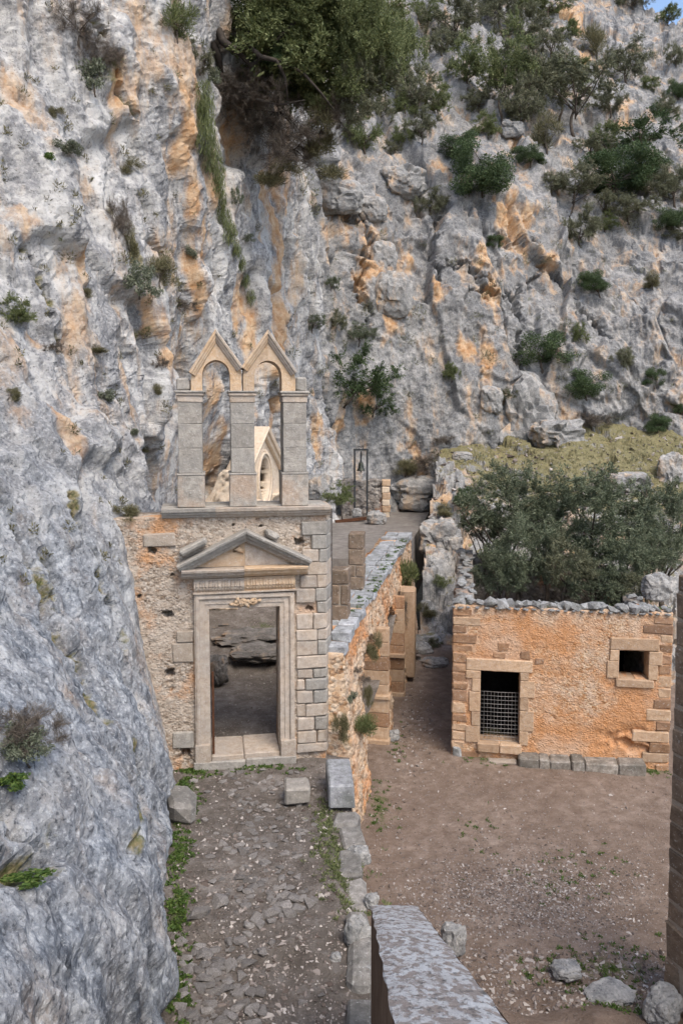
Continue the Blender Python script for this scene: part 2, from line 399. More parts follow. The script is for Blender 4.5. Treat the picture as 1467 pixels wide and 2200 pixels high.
M['leaf_fresh'] = leaf_mat('fresh_leaf', (0.032, 0.068, 0.013), (0.074, 0.128, 0.028), (0.158, 0.208, 0.055))
M['dry'] = leaf_mat('dry_twig', (.055, .045, .036), (.115, .094, .075), (.21, .175, .14), .1)
M['dry_green'] = leaf_mat('dry_green_twig', (0.060, 0.060, 0.030), (0.144, 0.132, 0.066), (0.264, 0.240, 0.132), .1)
def plain(name, c, rough=.8, metal=0.0, vary=.4):
    k = NT(name); n = k.noise(9, 8, .7); a = tuple(x*(1-vary) for x in c); b = tuple(min(1, x*(1+vary)) for x in c)
    k.b.inputs['Metallic'].default_value = metal
    return k.done(k.ramp(n, (.35, a), (.65, b)), rough, k.bump(k.noise(35, 5, .7), .006, .6), .25)
M['bark'] = plain('bark', (.105, .085, .068), .95)
M['bark_dark'] = plain('dark_bark', (.05, .042, .036), .95)
M['bark_pale'] = plain('pale_dead_wood', (.26, .22, .18), .95)
M['rust'] = plain('rusty_iron', (.10, .045, .025), .8, .3)
M['iron'] = plain('painted_iron', (.05, .053, .056), .55, .5)
M['bronze'] = plain('old_bronze', (.055, .06, .05), .5, .7)
M['wood'] = plain('old_wood', (.09, .055, .035), .9)
M['wire'] = plain('galvanised_wire', (.30, .29, .28), .5, .6)
M['void'] = plain('room_shade_black', (.022, .019, .016), 1.0)  # near-black colour painted in for the shade of the front room
M['door_red'] = plain('red_door', (.22, .05, .03), .7)

# ================================================================== LARGE STRUCTURE: cliffs and ground
# left cliff: surface x = X(y, z), a face that runs past the gate and over the cave of the chapel
LC = [(y, 1.7, x) for y, x in ((-2, -1.9), (4, -1.7), (6, -1.8), (8.1, -1.93), (10, -2.36), (12, -2.77), (13.6, -3.07), (15, -3.36), (17, -3.7), (20, -4.2))]
LC += [(y, -1, x+.25) for y, x in ((-2, -1.6), (8, -1.9), (15, -3.3), (22, -4.3))]
LC += [(5, 4.3, -2.36), (6.6, 4.8, -2.95), (3, 5.3, -2.5), (10.6, 4.6, -3.45), (10.8, 5.9, -4.6), (13, 4.5, -3.72), (15, 2.6, -3.47), (15, 3.7, -3.72),
       (15, 4.5, -3.86), (15, 6.4, -4.15), (8, 3.2, -2.08), (8, 5.3, -3.25), (0, 5.5, -2.6), (12, 3.0, -2.95), (0, 9, -5.5), (6, 7.2, -5.2)]
LC += [(14.1, 8.4, -6.0), (16, 12, -6.5), (18.2, 17.2, -7.2), (10, 9, -7.2), (17, 8.4, -5.1), (19.3, 9.6, -4.5), (18.5, 13.6, -5.6), (21.9, 16.6, -4.2),
       (17.2, 7.2, -4.6), (21.5, 12, -4.55), (19, 20, -6.4), (8, 16, -9.5), (-2, 16, -9)]
LC += [(23, 11, -4.15), (25, 12.5, -3.75), (25, 17, -3.7), (28, 12.5, -2.95), (28, 17, -2.9), (31, 12, -2.42), (31, 18, -2.25), (33.5, 12, -1.8), (36, 14, -1.0),
       (22.5, 22, -4.5), (28, 23, -3.2), (33, 23, -2.2), (8, 34, -14), (22, 32, -8), (34, 32, -6)]
LC += [(20, 5, -5.0), (22, 7, -5.2), (24, 6, -5.0), (26, 6, -4.6), (27.8, 5, -3.6), (22, 2.5, -4.8), (24, 9.8, -4.0), (26.8, 9.2, -2.75), (25, 8.7, -3.9),
       (29, 7, -2.35), (29.5, 4, -2.4), (33, 5, -1.7), (36, 5, -.6), (29, 10, -2.45), (32, 8.5, -1.95), (30, 2, -2.6), (22.4, 9.4, -4.8)]
def spaced(*segs):
    out = []
    for a, b, s in segs: out += list(np.arange(a, b, s))
    return np.array(out)
ys = spaced((-2, 4, .3), (4, 16, .05), (16, 36.6, .085)); zs = spaced((-1, 1.2, .2), (1.2, 9.5, .045), (9.5, 21, .085), (21, 34.5, .3))
YY, ZZ = np.meshgrid(ys, zs)
q = np.stack([YY.ravel(), ZZ.ravel()], -1)
XX = rbf(LC, q, .8).reshape(YY.shape)
GL = np.stack([XX, YY, ZZ], -1); NL = grid_normals(GL)
if NL[..., 0].mean() < 0: NL = -NL
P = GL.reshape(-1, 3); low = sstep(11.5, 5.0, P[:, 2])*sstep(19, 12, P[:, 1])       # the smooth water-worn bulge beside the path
warp = P+np.stack([fbm(P*.5, 3, 1), fbm(P*.5, 3, 2), fbm(P*.5, 3, 3)], -1)*.28
h1, e1 = facet(warp*np.array([.45, .45, .22]), 5, .9, .9)
h2, e2 = facet(warp*np.array([1.3, 1.3, .55])+7, 6, .8, .7)
h3, e3 = facet(warp*np.array([3.6, 3.6, 1.9])+3, 8, .8, .5)
rib = fbm(P*np.array([.9, .9, .12]), 4, 31)
D = (1-low)*(.66*h1+.34*h2+.11*h3-.16*np.exp(-(e1/.03)**2)*(rib > 0)-.06*np.exp(-(e2/.04)**2)+.28*rib)
D += low*(.24*h1+.15*h2+.05*h3-.07*np.exp(-(e1/.03)**2)-.04*np.exp(-(e2/.03)**2)+.12*fbm(P*np.array([1.2, 1.2, .5]), 4, 33)-.10*sstep(.35, .7, fbm(P*np.array([2.4, 2.4, 1.5]), 3, 35)))
D = soften(D, YY.shape, 3)
h4, e4 = facet(P*np.array([8, 8, 5.]), 9, .8, .7)
D += .045*h4+.05*fbm(P*np.array([3.5, 3.5, 1.6]), 4, 41)*(1-.4*low)+.016*fbm(P*11, 3, 51)
fade = 1-.75*np.exp(-((P[:, 1]-15.3)/1.2)**2)*sstep(7.2, 6.2, P[:, 2])              # stays close to the gate wall where it meets it
cave = np.exp(-((P[:, 1]-25)/4.)**2)*sstep(9.5, 8, P[:, 2])
D = D*fade*(1-.7*cave)
GL = GL+NL*D.reshape(YY.shape)[..., None]
me_left = np_mesh('cliff_left', GL.reshape(-1, 3), grid_faces(*YY.shape), False)
bvL = BVHTree.FromPolygons(GL.reshape(-1, 3).tolist(), grid_faces(*YY.shape).tolist())

# back cliff: rises from behind the terrace to a ledge with trees, then a rocky slope up to the ridge
BU = [520, 640, 760, 900, 1050, 1200, 1350, 1500, 1750, 2100]
BV = [1200, 1050, 950, 850, 700, 550, 450, 350, 250, 120, 0, -150, -400]
BY = [[33, 36, 39, 40, 41, 42, 42, 41, 40, 39],
      [33.5, 36.5, 39.3, 40.3, 41, 42, 42, 41, 40, 39],
      [33.5, 36.5, 39.8, 40.6, 41.2, 42, 42, 41, 40, 39],
      [34, 36.5, 40, 41, 41.6, 42.3, 42.6, 41.5, 40, 39],
      [34, 36.8, 40.6, 42, 43, 43.8, 44.5, 43.5, 42, 41],
      [34.3, 37.2, 41.5, 43.4, 44.3, 46.4, 47.5, 46.5, 45, 44],
      [34.8, 38, 42.6, 44.6, 45.3, 49, 51, 50, 49, 48],
      [35.5, 39.5, 44.5, 47.5, 49, 54, 56, 56, 56, 56],
      [37, 42, 47.5, 52, 56, 60, 62, 63, 64, 65],
      [40, 46, 53, 59, 64, 68, 71, 72, 74, 76],
      [43, 50, 58, 65, 71, 76, 80, 82, 85, 88],
      [47, 55, 65, 74, 81, 88, 92, 95, 100, 104],
      [54, 64, 76, 88, 98, 106, 112, 116, 124, 130]]
def bil(tab, xs, ys_, X, Y):
    xs = np.array(xs, float); ys_ = np.array(ys_, float); T = np.array(tab, float)
    def cell(a, v):
        i = np.clip(np.searchsorted(a, v)-1, 0, len(a)-2); return i, np.clip((v-a[i])/(a[i+1]-a[i]), 0, 1)
    if ys_[0] > ys_[-1]: ys_ = ys_[::-1]; T = T[::-1]
    i, fx = cell(xs, X); j, fy = cell(ys_, Y); fx = fx*fx*(3-2*fx)*.5+fx*.5; fy = fy*fy*(3-2*fy)*.5+fy*.5
    return T[j, i]*(1-fx)*(1-fy)+T[j, i+1]*fx*(1-fy)+T[j+1, i]*(1-fx)*fy+T[j+1, i+1]*fx*fy
NU, NV = 520, 470
us = np.linspace(520, 2000, NU); us = np.concatenate([np.linspace(520, 1520, 460), np.linspace(1530, 2100, 60)])
vtop = np.interp(us, [520, 1250, 1320, 1375, 1425, 1470, 1560, 1750, 2100], [-330, -260, -90, 0, 42, 52, 70, 140, 230])+7*np.sin(us*.11)+5*np.sin(us*.29+1)
tt = np.linspace(0, 1, NV)[:, None]
VV = 1200+(vtop[None, :]-1200)*tt; UU = np.repeat(us[None, :], NV, 0)
GB = at_np(UU, VV, bil(BY, BU, BV, UU, VV))
back = GB[-1:]+np.array([[[6, 30, -14.]]]); GB = np.concatenate([GB, back, back+np.array([[[6, 40, -40.]]])], 0)   # far side of the ridge
NB = grid_normals(GB); NB = np.where((NB[..., 1:2] > 0), -NB, NB)
P = GB.reshape(-1, 3); Vf = np.concatenate([VV.ravel(), np.full(2*len(us), -400)]); Uf = np.concatenate([UU.ravel(), us, us])
warp = P+np.stack([fbm(P*.25, 3, 61), fbm(P*.25, 3, 62), fbm(P*.25, 3, 63)], -1)*.3
tilt = P+np.stack([.30*P[:, 2], 0*P[:, 2], -.25*P[:, 0]], -1)+np.stack([fbm(P*.4, 2, 64), fbm(P*.4, 2, 65), fbm(P*.4, 2, 66)], -1)*.12     # slabs lean to the right
h1, e1 = facet(warp*np.array([.24, .24, .115]), 15, .75, 1.0)
h2, e2 = facet(tilt*np.array([.62, .62, .36])+7, 16, .85, 1.0)
h3, e3 = facet(tilt*np.array([1.9, 1.9, 1.1])+3, 18, .9, .9)
h4, e4 = facet(P*np.array([4.2, 4.2, 2.6])+3, 19, .9, .9)
slab = sstep(620, 760, Uf)*sstep(1010, 900, Uf)*sstep(600, 720, Vf)*.65                # the smoother grey face behind the belfry
rough = 1-slab
crk = np.clip(fbm(P*.22, 2, 67)*1.6, 0, 1)
D = rough*(.80*h1+.42*h2+.16*h3+.06*h4-crk*(.5*np.exp(-(e1/.022)**2)+.2*np.exp(-(e2/.025)**2)))+.35*fbm(P*np.array([.3, .3, .16]), 4, 71)
D = soften(D, GB.shape[:2], 2)
D += (.5+.5*rough)*.16*fbm(P*np.array([1.3, 1.3, .9]), 4, 72)+.05*fbm(P*5, 3, 73)
D *= np.where(Vf < -390, .5, 1)
GB = GB+NB*D.reshape(GB.shape[:2])[..., None]
me_back = np_mesh('cliff_back', GB.reshape(-1, 3), grid_faces(*GB.shape[:2]), False)
bvB = BVHTree.FromPolygons(GB.reshape(-1, 3).tolist(), grid_faces(*GB.shape[:2]).tolist())

# rocky, partly grassy slope between courtyard, terrace and the foot of the back cliff
TC = [(2, 24, -.4), (3.4, 25.6, 0), (5, 26, .3), (8, 26, .4), (14, 25, .3), (20, 24, .2), (3.2, 29, 1.4), (2.6, 31, 2.6), (6, 29.5, 1.7), (10, 30, 2.2), (18, 30, 2.2),
      (3.4, 33, 4.1), (7, 33, 4.0), (11, 34, 4.5), (18, 34, 4.6), (3.6, 35.2, 5.2), (6.5, 35.5, 5.4), (4, 38, 5.6), (7, 38, 6.0), (11, 38, 6.5), (18, 38, 6.4),
      (5, 41, 6.8), (8, 41.5, 7.2), (12, 42, 7.7), (18, 42, 7.4), (12, 45, 9), (24, 30, 3), (24, 40, 7), (2.2, 36, 3.6), (1.6, 40, 3.8), (28, 24, .5), (28, 46, 9), (4, 22, -.6), (20, 20, -.5), (28, 16, -.5)]
xs_ = np.arange(1.2, 26, .085); ys_ = np.arange(23.5, 44.5, .085)
XT, YT = np.meshgrid(xs_, ys_); q = np.stack([XT.ravel(), YT.ravel()], -1)
ZT = rbf(TC, q, .8)
grassy = np.maximum(sstep(36.5, 38, q[:, 1])*sstep(3.5, 5, q[:, 0]), sstep(32.5, 35.5, q[:, 1])*sstep(5.0, 7, q[:, 0]))*sstep(44.5, 43, q[:, 1])
P = np.stack([q[:, 0], q[:, 1], ZT], -1)
warp = P+np.stack([fbm(P*.5, 3, 81), fbm(P*.5, 3, 82), fbm(P*.5, 3, 83)], -1)*.5
h1, e1 = facet(warp*.55, 25, .9, 1.0); h2, e2 = facet(warp*1.5+5, 26, .9, .8); h3, e3 = facet(warp*4+5, 27, .9, .6)
rough = (1-.6*grassy)*sstep(24, 27.5, q[:, 1])
ZT = ZT+rough*(.75*h1+.32*h2+.09*h3-.25*np.exp(-(e1/.06)**2))+.10*fbm(P*.8, 4, 84)+.03*fbm(P*4, 3, 85)
GT = np.stack([q[:, 0], q[:, 1], ZT], -1)
TF = grid_faces(*XT.shape)
keep = (GT[:, 0] > 1.55+.187*(GT[:, 1]-22))                                            # stops at the bridge wall
kf = keep[TF].all(1); me_slope = np_mesh('rocky_slope', GT, TF[kf], False)
bvT = BVHTree.FromPolygons(GT.tolist(), TF[kf].tolist())

def hit(u, v, which=None):
    """where the line of sight through a photo pixel meets the terrain"""
    d = ray(u, v).normalized(); best = None; o = Vector((0, 0, CZ))
    for b in (which or (bvL, bvB, bvT)):
        r = b.ray_cast(o, d)
        if r[0] is not None and (best is None or r[3] < best[1]): best = (r[0], r[3], r[1])
    if best is None: return at(u, v, 45), 45.0, Vector((0, -1, 0))
    n = best[2]
    if n.dot(d) > 0: n = -n
    return best[0], best[1], n

# long open cracks, cut into the rock
def cut(G, N, lines, w0, dep):
    Pn = G.reshape(-1, 3); pts = []
    for ln in lines:
        for (u0, v0), (u1, v1) in zip(ln[:-1], ln[1:]):
            n_ = max(2, int(math.hypot(u1-u0, v1-v0)/5))
            for i_ in range(n_):
                t = i_/n_; c, d, _ = hit(u0+(u1-u0)*t, v0+(v1-v0)*t)
                pts.append((*c, d))
    pts = np.array(pts); dm = np.full(len(Pn), 9.0); jit = .6+.8*np.clip(fbm(Pn*2.2, 3, 231)+.5, 0, 1.5)
    wb = Pn+np.stack([fbm(Pn*1.6, 3, 232), fbm(Pn*1.6, 3, 233), fbm(Pn*1.6, 3, 234)], -1)*w0*2.2
    lo, hi = pts[:, :3].min(0)-1, pts[:, :3].max(0)+1; sel = np.where(((wb > lo) & (wb < hi)).all(1))[0]
    for k_ in range(0, len(sel), 20000):
        ii = sel[k_:k_+20000]; dm[ii] = np.sqrt(((wb[ii][:, None, :]-pts[None, :, :3])**2).sum(-1)).min(1)
    e = np.exp(-(dm/(w0*jit))**2)
    return G-N*(dep*e).reshape(G.shape[:2])[..., None], np.exp(-(dm/(w0*1.6))**2)
CL = [[(118, 1310), (150, 1390), (185, 1470), (240, 1575)], [(205, 30), (245, 110), (262, 190), (300, 250)], [(0, 1040), (60, 1180), (115, 1320)], [(60, 540), (110, 640), (130, 760)], [(150, 1060), (200, 1180), (250, 1330), (280, 1480)],
      [(20, 1730), (70, 1800), (110, 1850), (0, 1900)], [(300, 420), (340, 520), (400, 640)], [(90, 1180), (130, 1300)], [(290, 1620), (310, 1720), (300, 1840)]]
CB = [[(785, 470), (800, 510), (782, 560), (772, 640), (800, 690)], [(1108, 640), (1116, 700), (1112, 790)], [(940, 470), (928, 545), (945, 600)], [(1060, 500), (1100, 520), (1150, 515)], [(700, 460), (780, 470)], [(1010, 620), (1100, 640), (1180, 560)], [(1190, 590), (1240, 650), (1300, 720)], [(970, 560), (1060, 600)], [(880, 360), (905, 420), (900, 460)]]
GL, crL = cut(GL, NL, CL, .075, .36); GB, crB = cut(GB, NB, CB, .17, .75)
for me_, G_ in ((me_left, GL), (me_back, GB)): me_.vertices.foreach_set('co', G_.astype(np.float32).ravel()); me_.update()

# mineral stains where the photo shows fresh orange rock, and soil or moss in ledges
def blob_attr(Pn, spots, seed, stretch=1.0):
    a = np.zeros(len(Pn)); wob = np.stack([fbm(Pn*.9, 3, seed+200), fbm(Pn*.9, 3, seed+210), fbm(Pn*.9, 3, seed+220)], -1)*1.1
    for (u, v, r) in spots:
        c, d, _ = hit(u, v); rr = r/FPX*d*.85
        dd = (Pn-np.array(c))+wob*rr; dd[:, 2] /= stretch
        a = np.maximum(a, np.exp(-(dd**2).sum(1)/(rr*rr)))
    return a
ST = [(600, 450, 62), (598, 530, 66), (592, 610, 68), (585, 690, 62), (565, 400, 40), (600, 740, 50), (545, 720, 40), (470, 400, 34), (500, 640, 40), (430, 600, 36), (180, 560, 40), (60, 480, 34), (150, 900, 40), (400, 250, 38), (425, 430, 30), (435, 510, 28), (250, 190, 30), (75, 730, 34), (320, 690, 36), (380, 330, 26),
      (352, 1000, 28), (460, 860, 40), (470, 950, 44), (440, 1010, 30), (590, 800, 40), (580, 880, 36), (600, 760, 30), (480, 280, 30), (360, 760, 24),
      (740, 480, 40), (780, 600, 34), (840, 690, 38), (868, 610, 24), (800, 500, 26), (1090, 500, 46), (1130, 560, 36), (1055, 570, 26), (1060, 640, 30), (1020, 760, 34), (1045, 790, 30),
      (890, 990, 30), (685, 950, 32), (735, 905, 30), (790, 880, 26), (960, 1080, 46), (905, 1230, 40), (930, 1160, 30), (1100, 290, 30), (940, 620, 26), (880, 560, 22), (1130, 470, 30), (1100, 450, 26),
      (1240, 30, 40), (1260, 120, 30), (900, 1330, 26), (1180, 560, 18), (990, 330, 20), (1340, 240, 30)]
PL = GL.reshape(-1, 3); PB = GB.reshape(-1, 3)
set_attr(me_left, 'stain', blob_attr(PL, ST, 1, 2.0)); set_attr(me_back, 'stain', blob_attr(PB, ST, 2, 1.7)); set_attr(me_slope, 'stain', np.maximum(blob_attr(GT, ST, 3, 1.0), .5*sstep(-.1, .6, fbm(GT*.45, 3, 95))*sstep(37, 34, GT[:, 1])))
MO = [(290, 560, 34), (250, 470, 30), (300, 700, 36), (230, 130, 50)]
set_attr(me_left, 'sky_tone', low)  # bulge: darker own grey, with the sky's blue light painted into it
set_attr(me_left, 'moss', np.maximum(blob_attr(PL, MO, 4, 1.6)*.7, crL*.85*sstep(-.5, .2, fbm(PL*1.1, 3, 240)))); 
set_attr(me_back, 'moss', np.zeros(len(PB)))
nz_ = grid_normals(GT.reshape(*XT.shape, 3))[..., 2].ravel(); nz_ = np.abs(nz_)
set_attr(me_slope, 'moss', .6*sstep(.70, .95, nz_)*sstep(25, 28, GT[:, 1])+grassy*(.62+.45*fbm(GT*.6, 3, 97))+.25*sstep(.2, .9, fbm(GT*.5, 3, 91)))
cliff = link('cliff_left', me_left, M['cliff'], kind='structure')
cliff_b = link('cliff_back', me_back, M['cliff_far'], kind='structure')
slope = link('rocky_slope', me_slope, M['boulder'], kind='structure')

# wide base ground under everything, to the horizon
gx = np.concatenate([-np.geomspace(900, 30, 12), np.linspace(-25, 35, 25), np.geomspace(40, 900, 12)])
GX, GY = np.meshgrid(gx, gx+10); zz = -1.6+.0*GX
meG = np_mesh('ground', np.stack([GX, GY, zz], -1).reshape(-1, 3), grid_faces(*GX.shape), True)
set_attr(meG, 'moss', np.full(len(gx)**2, .2)); link('ground', meG, M['grass_soil'], kind='structure')

# courtyard floor
def wall_x(y): return .30+.19*(y-15.3) if y > 15.3 else .30-.035*(y-15.3)       # outer face of the bridge wall
def court_z(x, y):
    x = np.asarray(x, float); y = np.asarray(y, float); p = np.stack([x, y, 0*x], -1).reshape(-1, 3)
    z = .05*fbm(p*.45, 4, 101)+.02*fbm(p*2.2, 3, 102)
    z += (.55*sstep(11.2, 9.4, y.ravel()+.5*fbm(p*.8, 2, 103))+.5*sstep(9.4, 7.5, y.ravel()))*sstep(5.5, 3.5, x.ravel()-.0*y.ravel())
    z += .25*sstep(24, 27, y.ravel())
    return z.reshape(x.shape)
XC, YC = np.meshgrid(np.arange(-.2, 16, .07), np.concatenate([np.arange(4.5, 20, .06), np.arange(20, 28.5, .12)])); ZC = court_z(XC, YC)
meC = np_mesh('courtyard', np.stack([XC, YC, ZC], -1).reshape(-1, 3), grid_faces(*XC.shape), True)
def spots_xy(spots, X, Y, z):
    a = np.zeros(X.shape)
    for (u, v, ru, rv, s) in spots:
        c = atz(u, v, z); c1 = atz(u+ru, v, z); c2 = atz(u, v-rv, z)
        a = np.maximum(a, s*np.exp(-((X-c.x)/(c1.x-c.x))**2-((Y-c.y)/(c2.y-c.y))**2))
    return a
CM = [(815, 1730, 30, 60, .75), (1200, 1880, 130, 50, .5), (1020, 1780, 60, 30, .3), (1300, 2080, 130, 60, .75), (1150, 2090, 60, 30, .4), (1040, 1625, 60, 18, .9), (1400, 1655, 40, 14, .8), (850, 1600, 18, 40, .7), (1330, 2180, 80, 40, .6)]
set_attr(meC, 'moss', spots_xy(CM, XC, YC, 0).ravel()*.8)
court = link('courtyard', meC, M['soil'], kind='structure')

# path to the gate and the bridge deck behind it
def path_z(x, y):
    x = np.asarray(x, float); y = np.asarray(y, float); p = np.stack([x, y, 0*x], -1).reshape(-1, 3); yf = y.ravel(); xf = x.ravel()
    z = 1.59+.05*fbm(p*.7, 4, 111)+.03*fbm(p*2.6, 3, 112)
    z += .10*sstep(9.4, 9.9, yf+.5*(xf+1.0)+.3*fbm(p*1.2, 2, 113))*sstep(15.2, 11, yf)          # low step of rubble across the path
    z += sstep(19.0, 25.5, yf)*1.25
    h, e = facet(p*np.array([.5, 1.5, 1])+2, 114, .3, .5)
    z += sstep(19.3, 20.2, yf)*.30*h*sstep(27, 26, yf)
    z += -.12*sstep(-.2, .5, xf+.05*(yf-12))*sstep(14.5, 12, yf)
    return z.reshape(x.shape)
XP, YP = np.meshgrid(np.arange(0, 1.0001, .0115), np.concatenate([np.arange(4.5, 16, .055), np.arange(16, 27.6, .10)]))
xr = np.vectorize(wall_x)(YP)-.12; XPw = -5.2+(xr+5.2)*XP; ZP = path_z(XPw, YP)
meP = np_mesh('path', np.stack([XPw, YP, ZP], -1).reshape(-1, 3), grid_faces(*XP.shape), True)
PM = [(400, 1700, 26, 60, .9), (385, 1820, 26, 60, .8), (380, 1950, 24, 60, .75), (385, 2100, 24, 70, .8), (730, 1850, 46, 60, .8), (700, 1750, 30, 50, .6), (760, 1930, 40, 30, .5), (560, 1640, 60, 10, .6), (420, 1640, 40, 14, .8), (470, 1450, 20, 20, .8), (560, 1390, 60, 14, .5)]
set_attr(meP, 'moss', spots_xy(PM, XPw, YP, 1.72).ravel()*.9)
path = link('path', meP, M['soil_dark'], kind='structure')

# terrace with its low front wall
tm = MB(); front = 27.0
tp = [(-3.2, front), (wall_x(front)-.5, front), (wall_x(40)-.5, 40.2), (-1.6, 40.5), (-3.2, 33)]
n = len(tp); tm.add([(x, y, .8) for x, y in tp]+[(x, y, 3.5) for x, y in tp], [tuple(range(n)), tuple(range(2*n-1, n-1, -1))]+[(i, (i+1) % n, (i+1) % n+n, i+n) for i in range(n)])
tme = tm.mesh('terrace'); set_attr(tme, 'moss', np.zeros(len(tme.vertices)))
link('terrace', tme, M['terrace'], kind='structure')

# ================================================================== BUILDINGS
def facade_mesh(name, x0, x1, z0, z1, step, depth_fn, thick, opening=None, smooth=True, top_fn=None):
    """wall in local xz, front towards -y, displaced by depth_fn (positive goes into the wall); opening(x, z) -> True where there is none"""
    X, Z = np.meshgrid(np.linspace(x0, x1, max(2, int(round((x1-x0)/step))+1)), np.linspace(z0, z1, max(2, int(round((z1-z0)/step))+1)))
    if top_fn is not None:
        t = (Z-z0)/(z1-z0); Z = z0+t*(top_fn(X)-z0)
    dep = depth_fn(X.ravel(), Z.ravel()); nr, nc = X.shape; F = grid_faces(nr, nc)
    V = np.stack([X.ravel(), dep, Z.ravel()], -1); Bk = np.stack([X.ravel(), np.full(X.size, thick), Z.ravel()], -1)
    if opening is not None:
        c = V[F].mean(1); F = F[~opening(c[:, 0], c[:, 2])]
    N_ = len(V); E = np.concatenate([F[:, [i, (i+1) % 4]] for i in range(4)]); key = np.sort(E, 1); kk = key[:, 0]*N_+key[:, 1]
    _, inv, cnt = np.unique(kk, return_inverse=True, return_counts=True); be = E[cnt[inv] == 1]
    side = np.stack([be[:, 1], be[:, 0], be[:, 0]+N_, be[:, 1]+N_], -1)
    me = np_mesh(name, np.concatenate([V, Bk]), np.concatenate([F, F[:, ::-1]+N_, side]), smooth)
    return me
def rough_depth(seed, amp=.03, sc=1.0, holes=(), extra=None):
    def fn(x, z):
        p = np.stack([x, 0*x+seed, z], -1)
        h, e = facet(p*9*sc, seed, .5, .9); h2, e2 = facet(p*4*sc+3, seed+1, .4, .8)
        d = -amp*.6*h-amp*.5*h2+amp*.9*np.exp(-(e/.10)**2)-amp*.8*fbm(p*2.0, 4, seed+2)+amp*.5*fbm(p*14, 2, seed+4)
        pits = fbm(p*6*sc, 3, seed+9); d += amp*2.2*sstep(.45, .75, pits)
        for (hx, hz, hw, hh) in holes:
            m = (np.abs(x-hx+.012*np.sin(z*60)) < hw/2) & (np.abs(z-hz+.012*np.sin(x*50)) < hh/2); d = np.where(m, .34, d)
        if extra is not None: d = d+extra(x, z)
        return d
    return fn
def stone_block(parent, name, mat, x0, x1, y0, y1, z0, z1, bev=.014, jit=.006):
    return MB().box(x0, x1, y0, y1, z0, z1, bev, jit).obj(name, mat, parent)

# ------------------------------------------------------------------ monastery gate with double belfry
GZ = 1.72; g0 = atz(530, 1628, GZ)
gate = thing('monastery_gate', 'carved stone gate with pediment, open doorway and double arched belfry beside the cliff', 'gate', (g0.x, g0.y, GZ), R(9))
DX0, DX1, DZ0, DZ1 = -.69, .665, .39, 3.02
WT = .85
holes = [(-1.74, 4.18, .13, .13), (1.05, 4.26, .15, .13), (-1.47, 2.92, .17, .12), (-1.45, 1.77, .15, .14), (-1.17, .19, .17, .17), (1.24, 2.93, .13, .08), (.30, 4.60, .05, .05), (-2.0, 3.3, .05, .06), (-.2, 4.62, .04, .04), (-1.35, 3.7, .05, .04)]
def smooth_right(x, z): return .0*x
rd = rough_depth(201, .015, 1.0, holes)
def gate_depth(x, z):
    d = rd(x, z); r = sstep(.95, 1.15, x+.25*np.sin(z*7)*sstep(4.2, 4.4, z))            # right of the frame lie dressed blocks: bedding set back
    keep = d > .3
    return np.where(keep, d, d*(1-.8*r)+.035*r)
def gate_open(x, z): return (x > DX0) & (x < DX1) & (z > -.1) & (z < DZ1+.05)
gm = facade_mesh('wall', -3.0, 1.555, -.5, 4.80, .03, gate_depth, WT, gate_open)
gv = np.empty(len(gm.vertices)*3, dtype=np.float32); gm.vertices.foreach_get('co', gv); gv = gv.reshape(-1, 3)
right = sstep(1.2, 1.555, gv[:, 0]); gv[:, 0] += right*gv[:, 1]*math.tan(R(18))           # the end of the wall follows the bridge wall
gm.vertices.foreach_set('co', gv.ravel())
gwall = link('wall', gm, M['rubble'], gate)
# dressed blocks right of the doorway
def crop3(x, y): return (560+x/4.315, 1250+y/4.315)
_d = Vector((math.cos(R(9)), math.sin(R(9)))); _n = Vector((-_d.y, _d.x))
def gl(u, v):
    r = ray(u, v); t = (g0.x*_n.x+g0.y*_n.y)/(r.x*_n.x+r.y*_n.y)
    return ((r.x*t-g0.x)*_d.x+(r.y*t-g0.y)*_d.y, CZ+r.z*t-GZ)
rows = [-560, -430, -300, -180, -60, 65, 195, 297, 445, 550, 685, 810, 900, 1010, 1135, 1255, 1382, 1500, 1590]
splits = [None, 470, 540, 430, 520, 505, 520, 487, 522, 525, None, 485, 410, 488, 415, 500, 520, None]
for i in range(len(rows)-1):
    zt = gl(*crop3(300, rows[i]))[1]; zb = gl(*crop3(300, rows[i+1]))[1]
    left = .985 if rows[i] >= 30 else (1.06 if rows[i] > -200 else (1.28 if rows[i] < -340 and rows[i] > -460 else 1.1))
    if rows[i] == -180: left = 1.22
    xs2 = [left, 1.59] if splits[i] is None else [left, gl(*crop3(splits[i], rows[i]))[0], 1.59]
    for a, b in zip(xs2[:-1], xs2[1:]):
        if b-a < .05: continue
        if abs((a+b)/2-1.24) < .16 and abs((zt+zb)/2-2.93) < .06: continue
        mat_ = M['grey'] if (b == 1.59 and random.random() < .4) else M['ashlar']
        g_ = .008 if rows[i] < 650 else .018
        last = b == 1.59
        mb = MB().box(a+g_/2, b-(0 if last else g_/2), -.035+random.uniform(-.012, .012), .45, zb+g_/2, zt-g_/2, .018, .008)
        if last: mb.v = [(x+max(0, y+.03)*math.tan(R(18))*(1 if x > (a+b)/2 else 0), y, z) for x, y, z in mb.v]
        mb.obj('stone_block', mat_, gate)
for (a, b, z0, z1) in ((-1.42, -1.0, .28, .62), (-1.40, -1.0, 1.98, 2.36), (-1.30, -.99, 2.38, 2.60), (-1.9, -1.3, 4.25, 4.5)):
    stone_block(gate, 'stone_block', M['grey'] if z0 < 1 else M['mortar'], a, b, -.04, .3, z0, z1, .02, .012)
